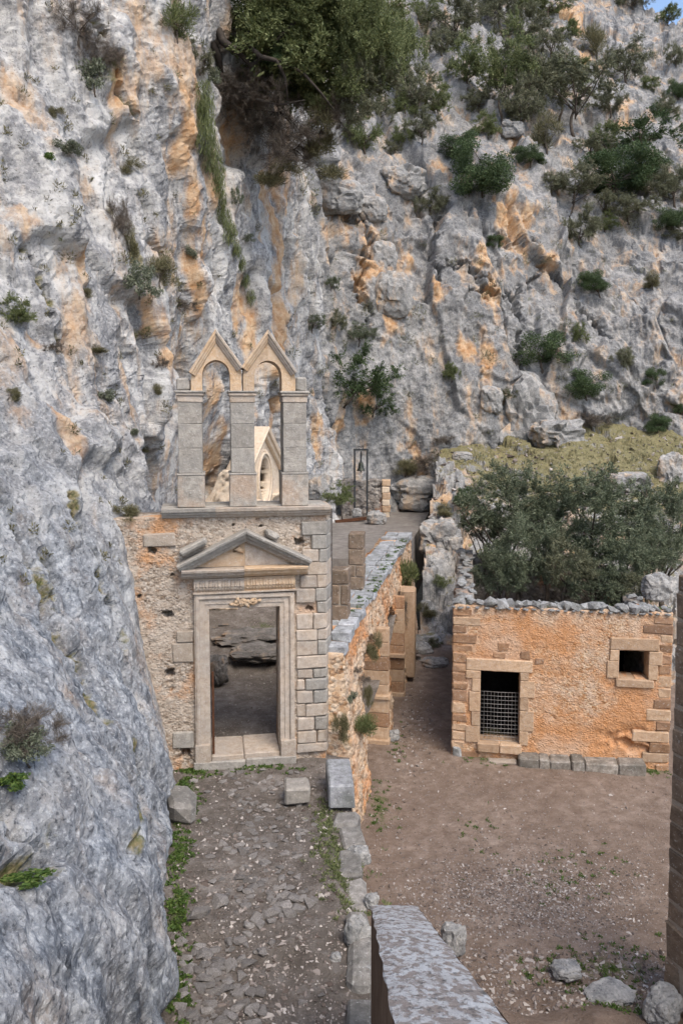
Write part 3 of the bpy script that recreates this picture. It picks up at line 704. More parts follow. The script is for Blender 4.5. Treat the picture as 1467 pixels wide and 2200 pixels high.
# door frame: stepped architrave of two jambs and a lintel
arch_prof = [(0, .0), (0, .055), (.085, .055), (.09, .075), (.175, .075), (.185, .10), (.205, .12), (.25, .12), (.262, .10), (.28, .10), (.285, .0)]
MB().run((DX0, 0), (DX0, DZ1), arch_prof, 0, 1, .3).obj('jamb', M['ashlar'], gate)
MB().run((DX1, DZ1), (DX1, .0), arch_prof, -1, 0, .3).obj('jamb', M['ashlar'], gate)
MB().run((DX0, DZ1), (DX1, DZ1), arch_prof, -1, 1, .3).obj('lintel', M['ashlar'], gate)
for sx, xx in ((-1, DX0), (1, DX1)):
    stone_block(gate, 'plinth_block', M['ashlar'], min(xx, xx+sx*.30), max(xx, xx+sx*.30), -.135, .1, -.02, .36, .012, .003)
stone_block(gate, 'threshold', M['ashlar'], DX0+.01, -.05, -.06, WT+.02, -.3, .105, .02, .004)
stone_block(gate, 'threshold', M['ashlar'], -.045, DX1-.01, -.06, WT+.02, -.3, .115, .02, .004)
stone_block(gate, 'sill_step', M['grey'], DX0-.33, -.02, -.14, -.064, -.3, .02, .02, .006)
stone_block(gate, 'sill_step', M['grey'], -.015, DX1+.30, -.15, -.064, -.3, .035, .02, .006)
MB().box(DX0+.03, DX0+.075, .02, .06, .1, 1.75, .006).obj('iron_bar', M['rust'], gate)
# inner reveals
MB().box(DX0-.14, DX0-.002, .06, WT+.04, .0, DZ1+.3, .01).obj('reveal', M['ashlar'], gate)
MB().box(DX1+.002, DX1+.14, .06, WT+.04, .0, DZ1+.3, .01).obj('reveal', M['ashlar'], gate)
# carved ornament over the door
orn = MB()
for i in range(34):
    a = random.uniform(0, 2*math.pi); rr = random.uniform(0, 1)
    cx = -.02+.30*rr*math.cos(a)+0; cz = DZ1+.12+.085*rr*math.sin(a)
    s_ = random.uniform(.02, .045); base = bmesh.new(); bmesh.ops.create_icosphere(base, subdivisions=1, radius=s_)
    an = random.uniform(0, 3.1); el = random.uniform(1, 2.3)
    vs2 = [(cx+v.co.x*el*math.cos(an)-v.co.z*math.sin(an), -.10-random.uniform(0, .03)+v.co.y, cz+v.co.x*el*math.sin(an)+v.co.z*math.cos(an)) for v in base.verts]
    orn.add(vs2, [[v.index for v in f.verts] for f in base.faces]); base.free()
orn.obj('carved_ornament', M['warm'], gate, True)
# frieze with carved leaves, a convex band with a row of upright leaves
fz0, fz1 = DZ1+.305, DZ1+.585
prof = [(0, .12), (.02, .13), (.03, .10)]+[(.03+.22*i/8, .10+.06*math.sin(math.pi*i/8)) for i in range(9)]+[(.25, .10), (.285, .11)]
fr = MB(); fr.run((-.97, fz0), (-.02, fz0-.0), prof, 0, 0, .15); frz = fr.obj('frieze', M['ashlar'], gate)
fr = MB(); fr.run((-.015, fz0+.01), (.96, fz0+.02), prof, 0, 0, .15); frz2 = fr.obj('frieze', M['warm'], gate)
for par, xa, xb, zz0 in ((frz, -.95, -.05, fz0), (frz2, .01, .94, fz0+.012)):
    lf = MB(); n = 15
    for i in range(n):
        x = xa+(xb-xa)*(i+.5)/n; lean = .02*math.sin(i*1.7); pts = [(x+lean*t, -.10-.066*math.sin(math.pi*t), zz0+.035+.22*t) for t in (0, .25, .5, .75, 1)]
        lf.tube(pts, [.012, .017, .019, .017, .010], 5)
        lf.tube([(x+.03, -.10-.06*math.sin(math.pi*t), zz0+.04+.2*t) for t in (.1, .5, .9)], .008, 4)
    lf.obj('carved_leaves', M['ashlar'] if par is frz else M['warm'], par)
MB().run((-.99, fz0-.02), (.985, fz0-.0), [(0, .11), (.015, .15), (.04, .15)], 0, 0, .1).obj('frieze_moulding', M['ashlar'], gate)
# consoles at each end of the frieze
# pediment
cp = [(0, .12), (.02, .17), (.06, .20), (.075, .26), (.14, .28), (.15, .33), (.19, .34), (.20, .32)]
cz0 = fz1+.015
MB().run((-1.19, cz0), (-.02, cz0), cp, 0, 0, .1).obj('cornice', M['ashlar'], gate)
MB().run((-.015, cz0+.015), (1.19, cz0+.025), cp, 0, 0, .1).obj('cornice', M['warm'], gate)
tz = cz0+.21
MB().prism([(-1.08, tz), (-.0, tz), (-.0, 4.40), (-.02, 4.40)], -.055, .1).obj('tympanum', M['warm'], gate)
MB().prism([(.004, tz+.01), (1.10, tz+.01), (.004, 4.40)], -.055, .1).obj('tympanum', M['ashlar'], gate)
rp = [(-.20, .16), (-.17, .19), (-.12, .21), (-.11, .27), (-.05, .29), (-.04, .35), (.0, .36), (.02, .33), (.02, .16)]
L0, A0, R0 = (-1.27, 3.90), (.02, 4.54), (1.26, 3.93)
th0 = math.atan2(A0[1]-L0[1], A0[0]-L0[0]); th1 = math.atan2(A0[1]-R0[1], R0[0]-A0[0])
MB().run(L0, A0, rp, 0, math.tan(th0)*1, .1).obj('raking_cornice', M['grey'], gate)
MB().run(A0, R0, rp, -math.tan(th1), 0, .1).obj('raking_cornice', M['grey'], gate)
o = MB().box(-.27, .27, -.16, .12, -.06, .07, .03, .015).obj('loose_block', M['grey'], gate, loc=(-.96, -.12, 4.235), rot=(0, -R(27), 0))
o = MB().box(-.14, .14, -.14, .12, -.06, .06, .04, .02).obj('loose_block', M['grey'], gate, loc=(.52, -.08, 4.44), rot=(0, R(24), 0))
MB().tube([(-.22, -.07, 4.13), (-.12, -.085, 4.17), (-.02, -.075, 4.1)], [.03, .06, .03], 6).obj('worn_relief', M['warm'], gate, True)
# wall cornice under the belfry
wc = [(0, .03), (.02, .06), (.06, .08), (.075, .12), (.12, .13), (.13, .17), (.19, .18), (.20, .15)]
for a, b, m_ in ((-1.55, -.55, 'grey'), (-.545, .62, 'ashlar'), (.625, 1.66, 'ashlar')):
    MB().run((a, 4.775), (b, 4.775+.004*random.random()), wc, 0, 0, .75).obj('wall_cornice', M[m_], gate)
MB().box(-1.56, 1.60, .05, .78, 4.9, 4.992, .02, .01).obj('cornice_bed', M['grey'], gate)
# belfry pillars
def pillar(cx, zt):
    p = link('belfry_pillar', None, None, gate, loc=(cx, .30, 4.985))
    H = zt-4.985; bw, sw = .255, .222; d0 = .36
    MB().box(-bw, bw, -d0-.025, d0, 0, .62, .012, .004).obj('base', M['grey_base'], p)
    MB().box(-bw-.012, bw+.012, -d0-.035, d0, .60, .645, .015).obj('base_moulding', M['grey'], p)
    zs2 = [.645, 1.12, 1.58, H-.22]
    for a, b in zip(zs2[:-1], zs2[1:]): MB().box(-sw, sw, -d0, d0-.02, a+.002, b, .008, .003).obj('shaft', M['grey'], p)
    MB().box(-sw-.015, sw+.015, -d0-.015, d0, H-.22, H-.10, .012, .003).obj('capital', M['ashlar'], p)
    MB().box(-sw-.04, sw+.04, -d0-.04, d0+.02, H-.10, H-.045, .014).obj('capital_moulding', M['ashlar'], p)
    MB().box(-sw-.06, sw+.06, -d0-.06, d0+.03, H-.045, H, .012, .003).obj('abacus', M['grey'], p)
for cx in (-1.0, -.02, .975): pillar(cx, 7.19)
# belfry arches: pointed gables over round-headed openings
def arch(cx, left_eave, right_eave, apex):
    a = link('belfry_arch', None, None, gate, loc=(cx, .30, 7.19))
    ow = .262; top = .56; sp = .22; pts = []
    for i in range(13):
        t = math.pi*i/12; x = ow*math.cos(t); z = sp+(top-sp)*math.sin(t)**.72
        pts.append((x, z+.02*(1-abs(x)/ow)))
    for side in (1, -1):
        e = right_eave if side > 0 else left_eave
        out = [(side*(abs(e[0])), .0), (side*abs(e[0]), e[1]), (0, apex)]
        inn = [(side*abs(x), z) for x, z in pts[:7]]
        poly = [(side*ow, .0)]+inn
        poly = out+poly[::-1] if True else out
        poly = [out[0], out[1], out[2]]+inn[::-1]+[(side*ow, 0.0)]
        # as quads so that the concave outline stays clean
        mb = MB(); outer = []
        for (x, z) in [(side*ow, 0.0)]+inn:
            ex = side*abs(e[0]); zz_ = z
            if z <= e[1]*.9: outer.append((ex, z))
            else:
                t = (z-e[1]*.9)/(inn[-1][1]-e[1]*.9); outer.append((ex*(1-t), e[1]+(apex-e[1])*t))
        ring = [(side*ow, 0.0)]+inn; n_ = len(ring)
        V_ = [(x, -.30, z) for x, z in ring]+[(x, -.30, z) for x, z in outer]+[(x, .30, z) for x, z in ring]+[(x, .30, z) for x, z in outer]
        F_ = []
        for i in range(n_-1):
            F_ += [(i, i+1, n_+i+1, n_+i), (2*n_+i, 3*n_+i, 3*n_+i+1, 2*n_+i+1), (i, 2*n_+i, 2*n_+i+1, i+1), (n_+i, n_+i+1, 3*n_+i+1, 3*n_+i)]
        F_ += [(0, n_, 3*n_, 2*n_), (n_-1, 3*n_-1, 4*n_-1, 2*n_-1)]
        mb.add(V_, F_); mb.obj('arch_half', M['warm'], a)
    rp2 = [(-.13, .31), (-.115, .335), (-.09, .345), (-.08, .37), (-.045, .38), (-.035, .41), (.0, .415), (.015, .39), (.015, .32)]
    e = left_eave; th = math.atan2(apex-e[1], abs(e[0]))
    MB().run((-abs(e[0])-.02, e[1]-.02), (0, apex), rp2, 0, math.tan(th), .33).obj('raking_moulding', M['warm'], a)
    e = right_eave; th = math.atan2(apex-e[1], abs(e[0]))
    MB().run((.002, apex), (abs(e[0])+.02, e[1]-.02), rp2, -math.tan(th), 0, .33).obj('raking_moulding', M['ashlar'], a)
arch(-.507, (-.47, .36), (.475, .46), 1.13); arch(.472, (-.475, .46), (.52, .38), 1.135)
stone_block(gate, 'shoulder_block', M['grey'], -1.25, -.99, 0.0, .55, 7.192, 7.43, .03, .01)
stone_block(gate, 'shoulder_block', M['grey'], .995, 1.22, 0.0, .55, 7.192, 7.46, .03, .01)

# ------------------------------------------------------------------ bridge wall with arched recesses
WD = Vector((.187, .982)).normalized(); WAZ = math.atan2(WD.y, WD.x)      # local x runs away from the camera, local -y faces the courtyard
wall = thing('bridge_wall', 'long ruined rubble wall with arched recesses and pale coping running back beside the courtyard', 'wall', (.30, 15.3, 0), WAZ)
def wtop(x): return np.where(x < -.05, 1.62+.06*np.sin(x*3), 3.98-.35*np.exp(-(x/.8)**2)+.012*x+.035*np.sin(x*2.3)+.02*np.sin(x*7))
def in_arch(x, z, a, b, sp):
    c = (a+b)/2; r = (b-a)/2
    return (x > a) & (x < b) & ((z < sp) | ((x-c)**2/(r*r)+((z-sp)/(r*1.05))**2 < 1)) & (z > -.5)
ARC = [(2.03, 4.72, 1.75), (6.2, 8.25, 1.8)]
wr = rough_depth(301, .05, .8)
def wall_depth(x, z):
    d = wr(x, z)+.085*z
    for a, b, sp in ARC: d = np.where(in_arch(x, z, a, b, sp), 1.05+.3*d, d)
    return d
wm = facade_mesh('masonry', .22, 13.6, -.4, 4.0, .05, wall_depth, 1.25, None, True, wtop)
link('masonry', wm, M['rubble_wall'], wall)
wm2 = facade_mesh('masonry', -4.2, .2, -.4, 1.62, .05, lambda x, z: rough_depth(302, .05, .8)(x, z)+.085*z, .7, None, True, lambda x: 1.40+.05*np.sin(x*3))
link('masonry', wm2, M['rubble_wall'], wall)
for a, b, sp in ARC:                                                           # dressed reveals and imposts
    for j, zz0 in enumerate(np.arange(-.3, 2.7, .37)):
        h = .36; y0 = .05+.02*random.random()
        stone_block(wall, 'reveal_block', M['tan'] if random.random() < .45 else M['brown'], b-.06-.0*zz0, b+.16, -.03, 1.0, zz0, zz0+h, .012, .004)
    stone_block(wall, 'impost', M['tan'], b-.14, b+.18, -.07, 1.0, 1.18, 1.30, .02, .004)
    stone_block(wall, 'plinth', M['tan'], b-.12, b+.2, -.06, 1.0, -.3, .12, .02, .004)
x = .24
while x < 13.4:                                                                # coping: two uneven rows of slabs
    L = random.uniform(.32, .75)
    sp = random.uniform(.30, .46)
    for (y0, y1) in ((-.03+random.uniform(-.03, .03), sp), (sp+.02, .84+random.uniform(-.04, .04))):
        zt = float(wtop(np.array([x+L/2]))[()])
        h = random.uniform(.03, .10)
        ob = MB().box(-L/2+.008, L/2-.008, y0, y1, -.12, h, .022, .012).obj('coping_stone', M['coping'], wall, loc=(x+L/2, .30, zt), rot=(random.uniform(-.03, .03), random.uniform(-.03, .03), 0))
    x += L
# the flared pier head and impost on the far stretch
stone_block(wall, 'buttress', M['tan'], 9.3, 9.9, -.22, .3, .2, 3.0, .05, .02)

# parapet remains of the near stretch, beside the path: each block is a thing of its own
def gz(x, y): return float(path_z(np.array([x]), np.array([y]))[0])
def block_at(name, label, cat, c, size, rz, mat, tilt=(0, 0), bev=.03, jit=.015, group=None):
    mb = MB().box(-size[0]/2, size[0]/2, -size[1]/2, size[1]/2, 0, size[2], bev, jit)
    return mb.obj(name, mat, None, label=label, cat=cat, group=group, loc=c, rot=(tilt[0], tilt[1], rz))
block_at('stone_block', 'long pale dressed block lying at the right foot of the gate, on the parapet', 'stone block', (-.03, 13.85, 1.66), (.44, 1.1, .42), R(4), M['coping'])
block_at('stone_block', 'pale squared stone on the path left of the parapet, right of the threshold', 'stone block', (-.78, 13.65, 1.66), (.44, .40, .30), R(6), M['grey'])
block_at('stone_block', 'rough squared stone against the cliff foot left of the gate', 'stone block', (-2.72, 13.1, 1.68), (.46, .78, .36), R(14), M['kerb'], (0, .05), .08, .05)

# ------------------------------------------------------------------ two free-standing pillars on the bridge
def block_pillar(c, wx, wy, zb, zt, label, heights):
    t = thing('stone_pillar', label, 'pillar', (c[0], c[1], zb), R(-8))
    z = 0.0; k = 0
    while z < zt-zb-.05:
        h = min(heights[k % len(heights)], zt-zb-z)
        if k % 3 == 1:
            s = random.uniform(-.05, .05)
            stone_block(t, 'stone_block', M['dark_block'], -wx/2, s-.012, -wy/2, wy/2, z+.006, z+h-.006, .02, .008)
            stone_block(t, 'stone_block', M['dark_block'], s+.012, wx/2, -wy/2, wy/2, z+.006, z+h-.006, .02, .008)
        else:
            stone_block(t, 'stone_block', M['dark_block'], -wx/2+random.uniform(0, .02), wx/2-random.uniform(0, .02), -wy/2, wy/2, z+.006, z+h-.006, .02, .008)
        z += h; k += 1
    MB().box(-wx/2+.025, wx/2-.025, -wy/2+.025, wy/2-.025, .02, zt-zb-.03).obj('mortar_core', M['mortar'], t)
block_pillar((-.02, 17.2), .40, .45, 1.7, 5.14, 'shorter block pillar on the bridge, just right of the gate', [.34, .40, .36, .44])
block_pillar((.39, 20.0), .41, .45, 1.75, 5.48, 'taller block pillar on the bridge, behind the shorter one', [.40, .42, .34, .30])

# ------------------------------------------------------------------ chapel in the cave
CA = math.atan2(math.cos(R(13)), math.sin(R(13)))
chp = thing('chapel', 'pale chapel front with gable and oval window in the cave, seen through the belfry', 'chapel', (-3.05, 24.0, 3.3), CA)
def ch_open(x, z): return ((((x-2.1)/.52)**2+((z-3.0)/.72)**2) < 1) | ((abs(x-2.1) < .5) & (z < 2.25))
def ch_top(x): return np.minimum(3.2+1.5*(1-np.abs(x-2.1)/2.1), 4.7)
cm = facade_mesh('wall', 0, 4.2, -.3, 4.7, .06, rough_depth(401, .008, 1.0), .6, ch_open, True, ch_top)
link('wall', cm, M['chapel'], chp)
ring = MB()
for r0, r1, pr in ((.52, .62, .08), (.62, .72, .12), (.72, .80, .06)):
    nk = 32; b = len(ring.v)
    for i in range(nk):
        t = 2*math.pi*i/nk; c_, s_ = math.cos(t), math.sin(t); e = .2
        ring.v += [(2.1+r0*c_, -pr, 3.0+(r0+e)*s_), (2.1+r1*c_, -pr, 3.0+(r1+e)*s_), (2.1+r1*c_, .1, 3.0+(r1+e)*s_), (2.1+r0*c_, .3, 3.0+(r0+e)*s_)]
    for i in range(nk):
        j = (i+1) % nk
        for k_ in range(4): ring.f.append((b+4*i+k_, b+4*j+k_, b+4*j+(k_+1) % 4, b+4*i+(k_+1) % 4))
ring.obj('oval_window_frame', M['chapel'], chp, True)
MB().box(1.5, 2.7, .35, .45, 2.2, 3.7).obj('window_glass', M['iron'], chp)
MB().box(1.6, 2.6, .3, .36, -.3, 2.3).obj('door', M['door_red'], chp)
rp3 = [(-.22, .06), (-.2, .12), (-.12, .15), (-.1, .22), (.0, .26), (.03, .22)]
for nm, a, b in (('raking_cornice', (-.05, 3.2), (2.1, 4.72)), ('raking_cornice', (2.1, 4.72), (4.25, 3.2))): MB().run(a, b, rp3, 0, 0, .3).obj(nm, M['chapel'], chp)
MB().run((0, 1.95+.3), (1.45, 2.25), [(0, .03), (.02, .1), (.1, .16), (.14, .22), (.18, .22)], 0, 0, .1).obj('string_course', M['chapel'], chp)
MB().run((2.75, 2.25), (4.2, 2.25), [(0, .03), (.02, .1), (.1, .16), (.14, .22), (.18, .22)], 0, 0, .1).obj('string_course', M['chapel'], chp)
MB().box(1.4, 1.58, -.1, .3, -.3, 2.3, .01).obj('door_jamb', M['chapel'], chp); MB().box(2.62, 2.8, -.1, .3, -.3, 2.3, .01).obj('door_jamb', M['chapel'], chp)
for i in range(3): MB().box(4.22, 4.5, .0, .5, .2+i*.9, .2+i*.9+.8, .03, .02).obj('quoin', M['chapel'], chp)
# side wall facing the camera
side = thing('cave_wall', 'broken cream wall with a moulded ledge in the cave, seen through the left belfry opening', 'wall', (-4.6, 23.4, 2.6), R(3))
sm_ = facade_mesh('masonry', 0, 1.5, 0, 4.3, .05, rough_depth(405, .05, .7), .5, None, True, lambda x: 3.0+1.25*sstep(.3, 1.25, x)+.06*np.sin(x*14))
link('masonry', sm_, M['chapel'], side)
MB().run((0, 2.45), (1.52, 2.45), [(0, .04), (.03, .12), (.1, .15), (.16, .2), (.2, .2)], 0, 0, .1).obj('ledge', M['chapel'], side)

# ------------------------------------------------------------------ bell on its stand, and the little wall behind it
bs = at(775, 1108, 37.5); bz = 3.5
st = thing('bell_stand', 'slim dark iron bell frame standing on the terrace', 'bell stand', (bs.x, bs.y, bz), R(10))
W2 = .30; HH = at(775, 968, 37.5).z-bz
for s_ in (-1, 1): MB().box(s_*W2-.04, s_*W2+.04, -.04, .04, 0, HH, .008).obj('post', M['iron'], st)
MB().box(-W2-.05, W2+.05, -.045, .045, HH-.0, HH+.09, .008).obj('crossbar', M['iron'], st)
MB().tube([(-.10, 0, HH+.09), (-.13, 0, HH+.22), (0, 0, HH+.16), (.13, 0, HH+.22), (.10, 0, HH+.09)], .022, 5).obj('finial', M['iron'], st)
bell = thing('bell', 'small bronze bell hanging in the iron frame', 'bell', (bs.x, bs.y, bz+HH-.95), R(10))
MB().lathe([(.0, .40), (.06, .40), (.10, .37), (.12, .25), (.14, .12), (.19, .03), (.22, .0), (.20, .0), (.12, .1), (.0, .3)], 18).obj('bell_body', M['bronze'], bell, True)
MB().tube([(0, 0, .38), (0, 0, .55), (.015, 0, .75), (0, 0, .93)], [.05, .035, .05, .03], 6).obj('yoke', M['iron'], bell)
MB().tube([(0, 0, .3), (0, 0, .02), (0, 0, -.08)], [.012, .012, .035], 6).obj('clapper', M['iron'], bell)
bw = at(745, 1110, 39.0)
lw = thing('low_stone_wall', 'short rough stone wall behind the bell stand with orange corner blocks', 'wall', (bw.x-.25, 38.05, 3.4), R(-3))
lm = facade_mesh('masonry', 0, 2.0, 0, 2.0, .07, rough_depth(411, .07, .5), .5, None, True, lambda x: 1.85+.07*np.sin(x*5))
link('masonry', lm, M['rubble_grey'], lw)
for i in range(6): stone_block(lw, 'corner_block', M['tan'] if i % 2 else M['chapel'], 1.92, 2.28+.05*(i % 2), -.06, .5, .02+i*.31, .02+i*.31+.30, .03, .015)
pl = at(765, 1118, 36.5)
block_at('wooden_beam', 'rusty brown beam lying on the terrace under the bell', 'beam', (pl.x-.25, 36.2, 3.52), (1.5, .16, .14), R(18), M['rust'], (0, -.06), .01, .004)

# ------------------------------------------------------------------ stone house in the courtyard
HA = R(-9); h0 = Vector((2.74, 19.2)); HZ = -.1
house = thing('stone_house', 'low roofless orange stone house with doorway and small square window', 'house', (h0.x, h0.y, HZ), HA)
hd = Vector((math.cos(HA), math.sin(HA))); hn = Vector((-hd.y, hd.x))
def hl(u, v):
    r = ray(u, v); t = (h0.x*hn.x+h0.y*hn.y)/(r.x*hn.x+r.y*hn.y)
    return ((r.x*t-h0.x)*hd.x+(r.y*t-h0.y)*hd.y, CZ+r.z*t-HZ)
HX1 = hl(1441, 1450)[0]; dl = hl(1031, 1440); dr = hl(1115, 1600); wl = hl(1328, 1396); wrr = hl(1392, 1460); HT = hl(1100, 1306)[1]
hb = hl(1000, 1600)
def h_open(x, z): return ((x > dl[0]) & (x < dr[0]) & (z < dl[1]) & (z > dr[1])) | ((x > wl[0]) & (x < wrr[0]) & (z < wl[1]) & (z > wrr[1]))
hr = rough_depth(501, .010, 1.2)
def h_depth(x, z):
    d = hr(x, z); p = np.stack([x, 0*x, z], -1)
    dam = np.exp(-((x-4.45)/.75)**2-((z-.75)/.28)**2); d += .20*dam*sstep(-.1, .5, fbm(p*3.2, 3, 505)+.35)      # plaster broken away low on the right
    return d
hm = facade_mesh('front_wall', 0, HX1, -.35, HT, .034, h_depth, .55, h_open, True, lambda x: HT+.03*np.sin(x*4)+.02*np.sin(x*11))
front_w = link('front_wall', hm, M['rubble_orange'], house)
# corner and frame blocks
def hblock(a, b, z0, z1, mat, pr=.02, name='stone_block'): return stone_block(house, name, mat, a, b, -pr-random.uniform(0, .008), .4, z0, z1, .026, .014)
z = .02; i = 0
while z < HT-.15:                                                              # left corner
    h = random.uniform(.19, .31); Lx = (.62, .34, .72, .45)[i % 4]*random.uniform(.85, 1.1)
    if z+h > HT-.02: h = HT-.02-z
    lim = dl[0]-.30 if dr[1]-.1 < z < dl[1]+.2 else 9
    Lx = min(Lx, lim)
    hblock(-.02, Lx, z+.008, z+h-.008, M['brown'] if random.random() < .62 else M['tan'], .012)
    if lim-Lx > .16 and lim < 5: hblock(Lx+.015, lim, z+.008, z+h-.008, M['brown'] if random.random() < .6 else M['tan'], .008)
    z += h; i += 1
z = .02; i = 0
while z < HT-.2:                                                               # right corner
    h = random.uniform(.20, .31); Lx = (.30, .62, .42, .78)[i % 4]*random.uniform(.85, 1.1)
    if wrr[1]-.25 < z+h and z < wl[1]+.2: Lx = min(Lx, HX1-wrr[0]-.22)
    if Lx > .12: hblock(HX1-Lx, HX1+.01, z+.01, z+h-.01, M['brown'] if random.random() < .6 else M['tan'], .012)
    z += h; i += 1
for (a, b, zz0, zz1) in ((1.05, 1.35, 2.78, 3.0), (.95, 1.25, 2.62, 2.76), (1.6, 1.85, 2.62, 2.85), (1.95, 2.2, 2.5, 2.68), (3.5, 3.8, 2.70, 2.86)):
    hblock(a, b, zz0, zz1, M['brown'], .004)
def frame(name, a, b, z0, z1, wd, sill, lint):
    p = link(name, None, None, house)
    zz_ = z0; k = 0
    for side, xe in ((-1, a), (1, b)):
        zz_ = z0; k = 0
        while zz_ < z1-.02:
            h = min((.42, .36, .5, .33)[(k+(side > 0)) % 4], z1-zz_)
            if z1-zz_-h < .12: h = z1-zz_
            ww = wd+(.16 if k % 2 == (side > 0) else 0)*random.uniform(.3, 1)
            x0_, x1_ = (xe-ww, xe+.01) if side < 0 else (xe-.01, xe+ww)
            stone_block(p, 'jamb_stone', M['tan'], x0_, x1_, -.04, .5, zz_+.004, zz_+h-.004, .012, .004); zz_ += h; k += 1
    stone_block(p, 'lintel', M['tan'], a-lint[0], b+lint[1], -.042, .5, z1+.002, z1+.30, .02, .006)
    if sill: stone_block(p, 'sill', M['tan'], a-.05, b+.12, -.06, .5, z0-.20, z0-.004, .02, .006)
    return p
frame('door_frame', dl[0], dr[0], dr[1], dl[1], .20, False, (.34, .28))
frame('window_frame', wl[0], wrr[0], wrr[1], wl[1], .20, True, (.20, .22))
stone_block(house, 'threshold', M['tan'], dl[0]-.05, (dl[0]+dr[0])/2-.01, -.10, .5, dr[1]-.22, dr[1]+.01, .03, .01)
stone_block(house, 'threshold', M['tan'], (dl[0]+dr[0])/2, dr[0]+.05, -.10, .5, dr[1]-.22, dr[1]+.015, .03, .01)
# side and back walls; unseen roof slab and inner wall added to darken doorway
def plain_wall(name, pts, z1, mat, th=.5, seed=520):
    (xa, ya), (xb, yb) = pts; L = math.hypot(xb-xa, yb-ya); an = math.atan2(yb-ya, xb-xa)
    me = facade_mesh(name, 0, L, -.3, z1, .10, rough_depth(seed, .05, .6), th, None, True, lambda x: z1+.08*np.sin(x*2.1)+.04*np.sin(x*6))
    return link(name, me, mat, house, loc=(xa, ya, 0), rot=(0, 0, an))
plain_wall('side_wall', ((-.0, 8.2), (0.0, .56)), HT-.05, M['rubble_grey'], .5, 521)
plain_wall('side_wall', ((HX1-.5, 8.0), (HX1-.5, .56)), HT-.4, M['rubble_grey'], .5, 522)
plain_wall('back_wall', ((.5, 7.8), (HX1-.5, 7.8)), HT-.2, M['rubble_grey'], .5, 523)
plain_wall('added_inner_wall', ((.5, 2.9), (HX1-.52, 2.9)), HT-.75, M['void'], .35, 524)
MB().box(.5, HX1-.52, .5, 3.2, HT-.85, HT-.7).obj('added_roof_slab', M['void'], house)
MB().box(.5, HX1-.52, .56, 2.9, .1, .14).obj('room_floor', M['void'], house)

# ================================================================== STONES
def hull_mesh(name, seed, n=13, sx=1., sy=1., sz=1.):
    r = np.random.default_rng(seed); p = r.normal(size=(n, 3)); p /= np.linalg.norm(p, axis=1)[:, None]; p *= r.uniform(.75, 1.0, (n, 1)); p *= (sx, sy, sz)
    bm = bmesh.new()
    for c in p: bm.verts.new(c)
    bmesh.ops.convex_hull(bm, input=bm.verts)
    for v in [v for v in bm.verts if not v.link_faces]: bm.verts.remove(v)
    me = bpy.data.meshes.new(name); bm.to_mesh(me); bm.free(); return me
def rock_mesh(name, seed, sub=4, size=(1, 1, 1), rough=1.0):
    bm = bmesh.new(); bmesh.ops.create_icosphere(bm, subdivisions=sub, radius=1.0)
    V = np.array([v.co[:] for v in bm.verts]); F = np.array([[v.index for v in f.verts] for f in bm.faces]); bm.free()
    p = V+seed*3.7; h, e = facet(p*1.1, seed, .7, .5); h2, e2 = facet(p*2.7, seed+1, .6, .5)
    r = 1+rough*(.30*h+.12*h2+.10*fbm(p*1.5, 4, seed)+.03*fbm(p*7, 3, seed+5)-.08*np.exp(-(e/.06)**2))
    # squarer than a ball
    q = V/np.power((np.abs(V)**3.2).sum(1), 1/3.2)[:, None]
    V = q*.9*r[:, None]*np.array(size)
    me = np_mesh(name, V, F, False); set_attr(me, 'stain', .75*sstep(-.2, -.9, V[:, 2]/size[2])*0+.35*sstep(.1, .8, fbm(V*1.2+seed, 3, seed))); set_attr(me, 'moss', np.zeros(len(V)))
    return me
def boulder(name, label, u, v, wpx, hpx, y=None, rz=0., dep=.8, z=None, seed=1, off=0.0, group=None, rough=1.0, cat='boulder', mat='boulder'):
    if y is not None: c = at(u, v, y); d = y
    elif z is not None: c = atz(u, v, z); d = c.y
    else: c, d, nn = hit(u, v); c = c+nn*off
    k = d/FPX; me = rock_mesh(name, seed, 4, (wpx*k/2, wpx*k/2*dep, hpx*k/2), rough)
    return link(name, me, M[mat], None, label, cat, group, None, c, (0, 0, rz))
# capstones of the house front, and along its side wall
CAPS = [hull_mesh('capstone', 600+i, 15, 1, 1, .75) for i in range(8)]
for m_ in CAPS: m_.materials.append(M['rubblecap'])
random.seed(21); x = -.02
while x < HX1-.1:
    s = random.uniform(.11, .22); big = .6 < x < 4.6
    link('capstone', random.choice(CAPS), None, house, loc=(x+s*.6, .12+random.uniform(-.06, .06), HT+.02+s*.25), rot=(random.uniform(-.3, .3), random.uniform(-.3, .3), random.uniform(0, 6)), scale=(s*1.1, s*.95, s*(1.15 if big else .8)))
    if random.random() < .85: s2 = random.uniform(.09, .15); link('capstone', random.choice(CAPS), None, house, loc=(x+s*.4, .36+random.uniform(-.06, .06), HT+.06), rot=(0, random.uniform(-.3, .3), random.uniform(0, 6)), scale=(s2*1.2, s2, s2*.8))
    s3 = random.uniform(.05, .09); link('capstone', random.choice(CAPS), None, house, loc=(x+s*.2, -.015, HT-.02), rot=(0, 0, random.uniform(0, 6)), scale=(s3*1.4, s3, s3*.7))
    x += s*1.25
for i in range(34):
    s = random.uniform(.10, .2); link('capstone', random.choice(CAPS), None, house, loc=(.1+random.uniform(0, .35), .6+i*.22, HT+.02+random.uniform(-.03, .05)), rot=(random.uniform(-.3, .3), 0, random.uniform(0, 6)), scale=(s, s*1.1, s*.7))
for i in range(9):
    s = random.uniform(.10, .2); link('capstone', random.choice(CAPS), None, house, loc=(HX1-.28+random.uniform(-.15, .15), .6+i*.3, HT-.3+random.uniform(-.03, .05)), rot=(random.uniform(-.3, .3), 0, random.uniform(0, 6)), scale=(s, s*1.1, s*.7))
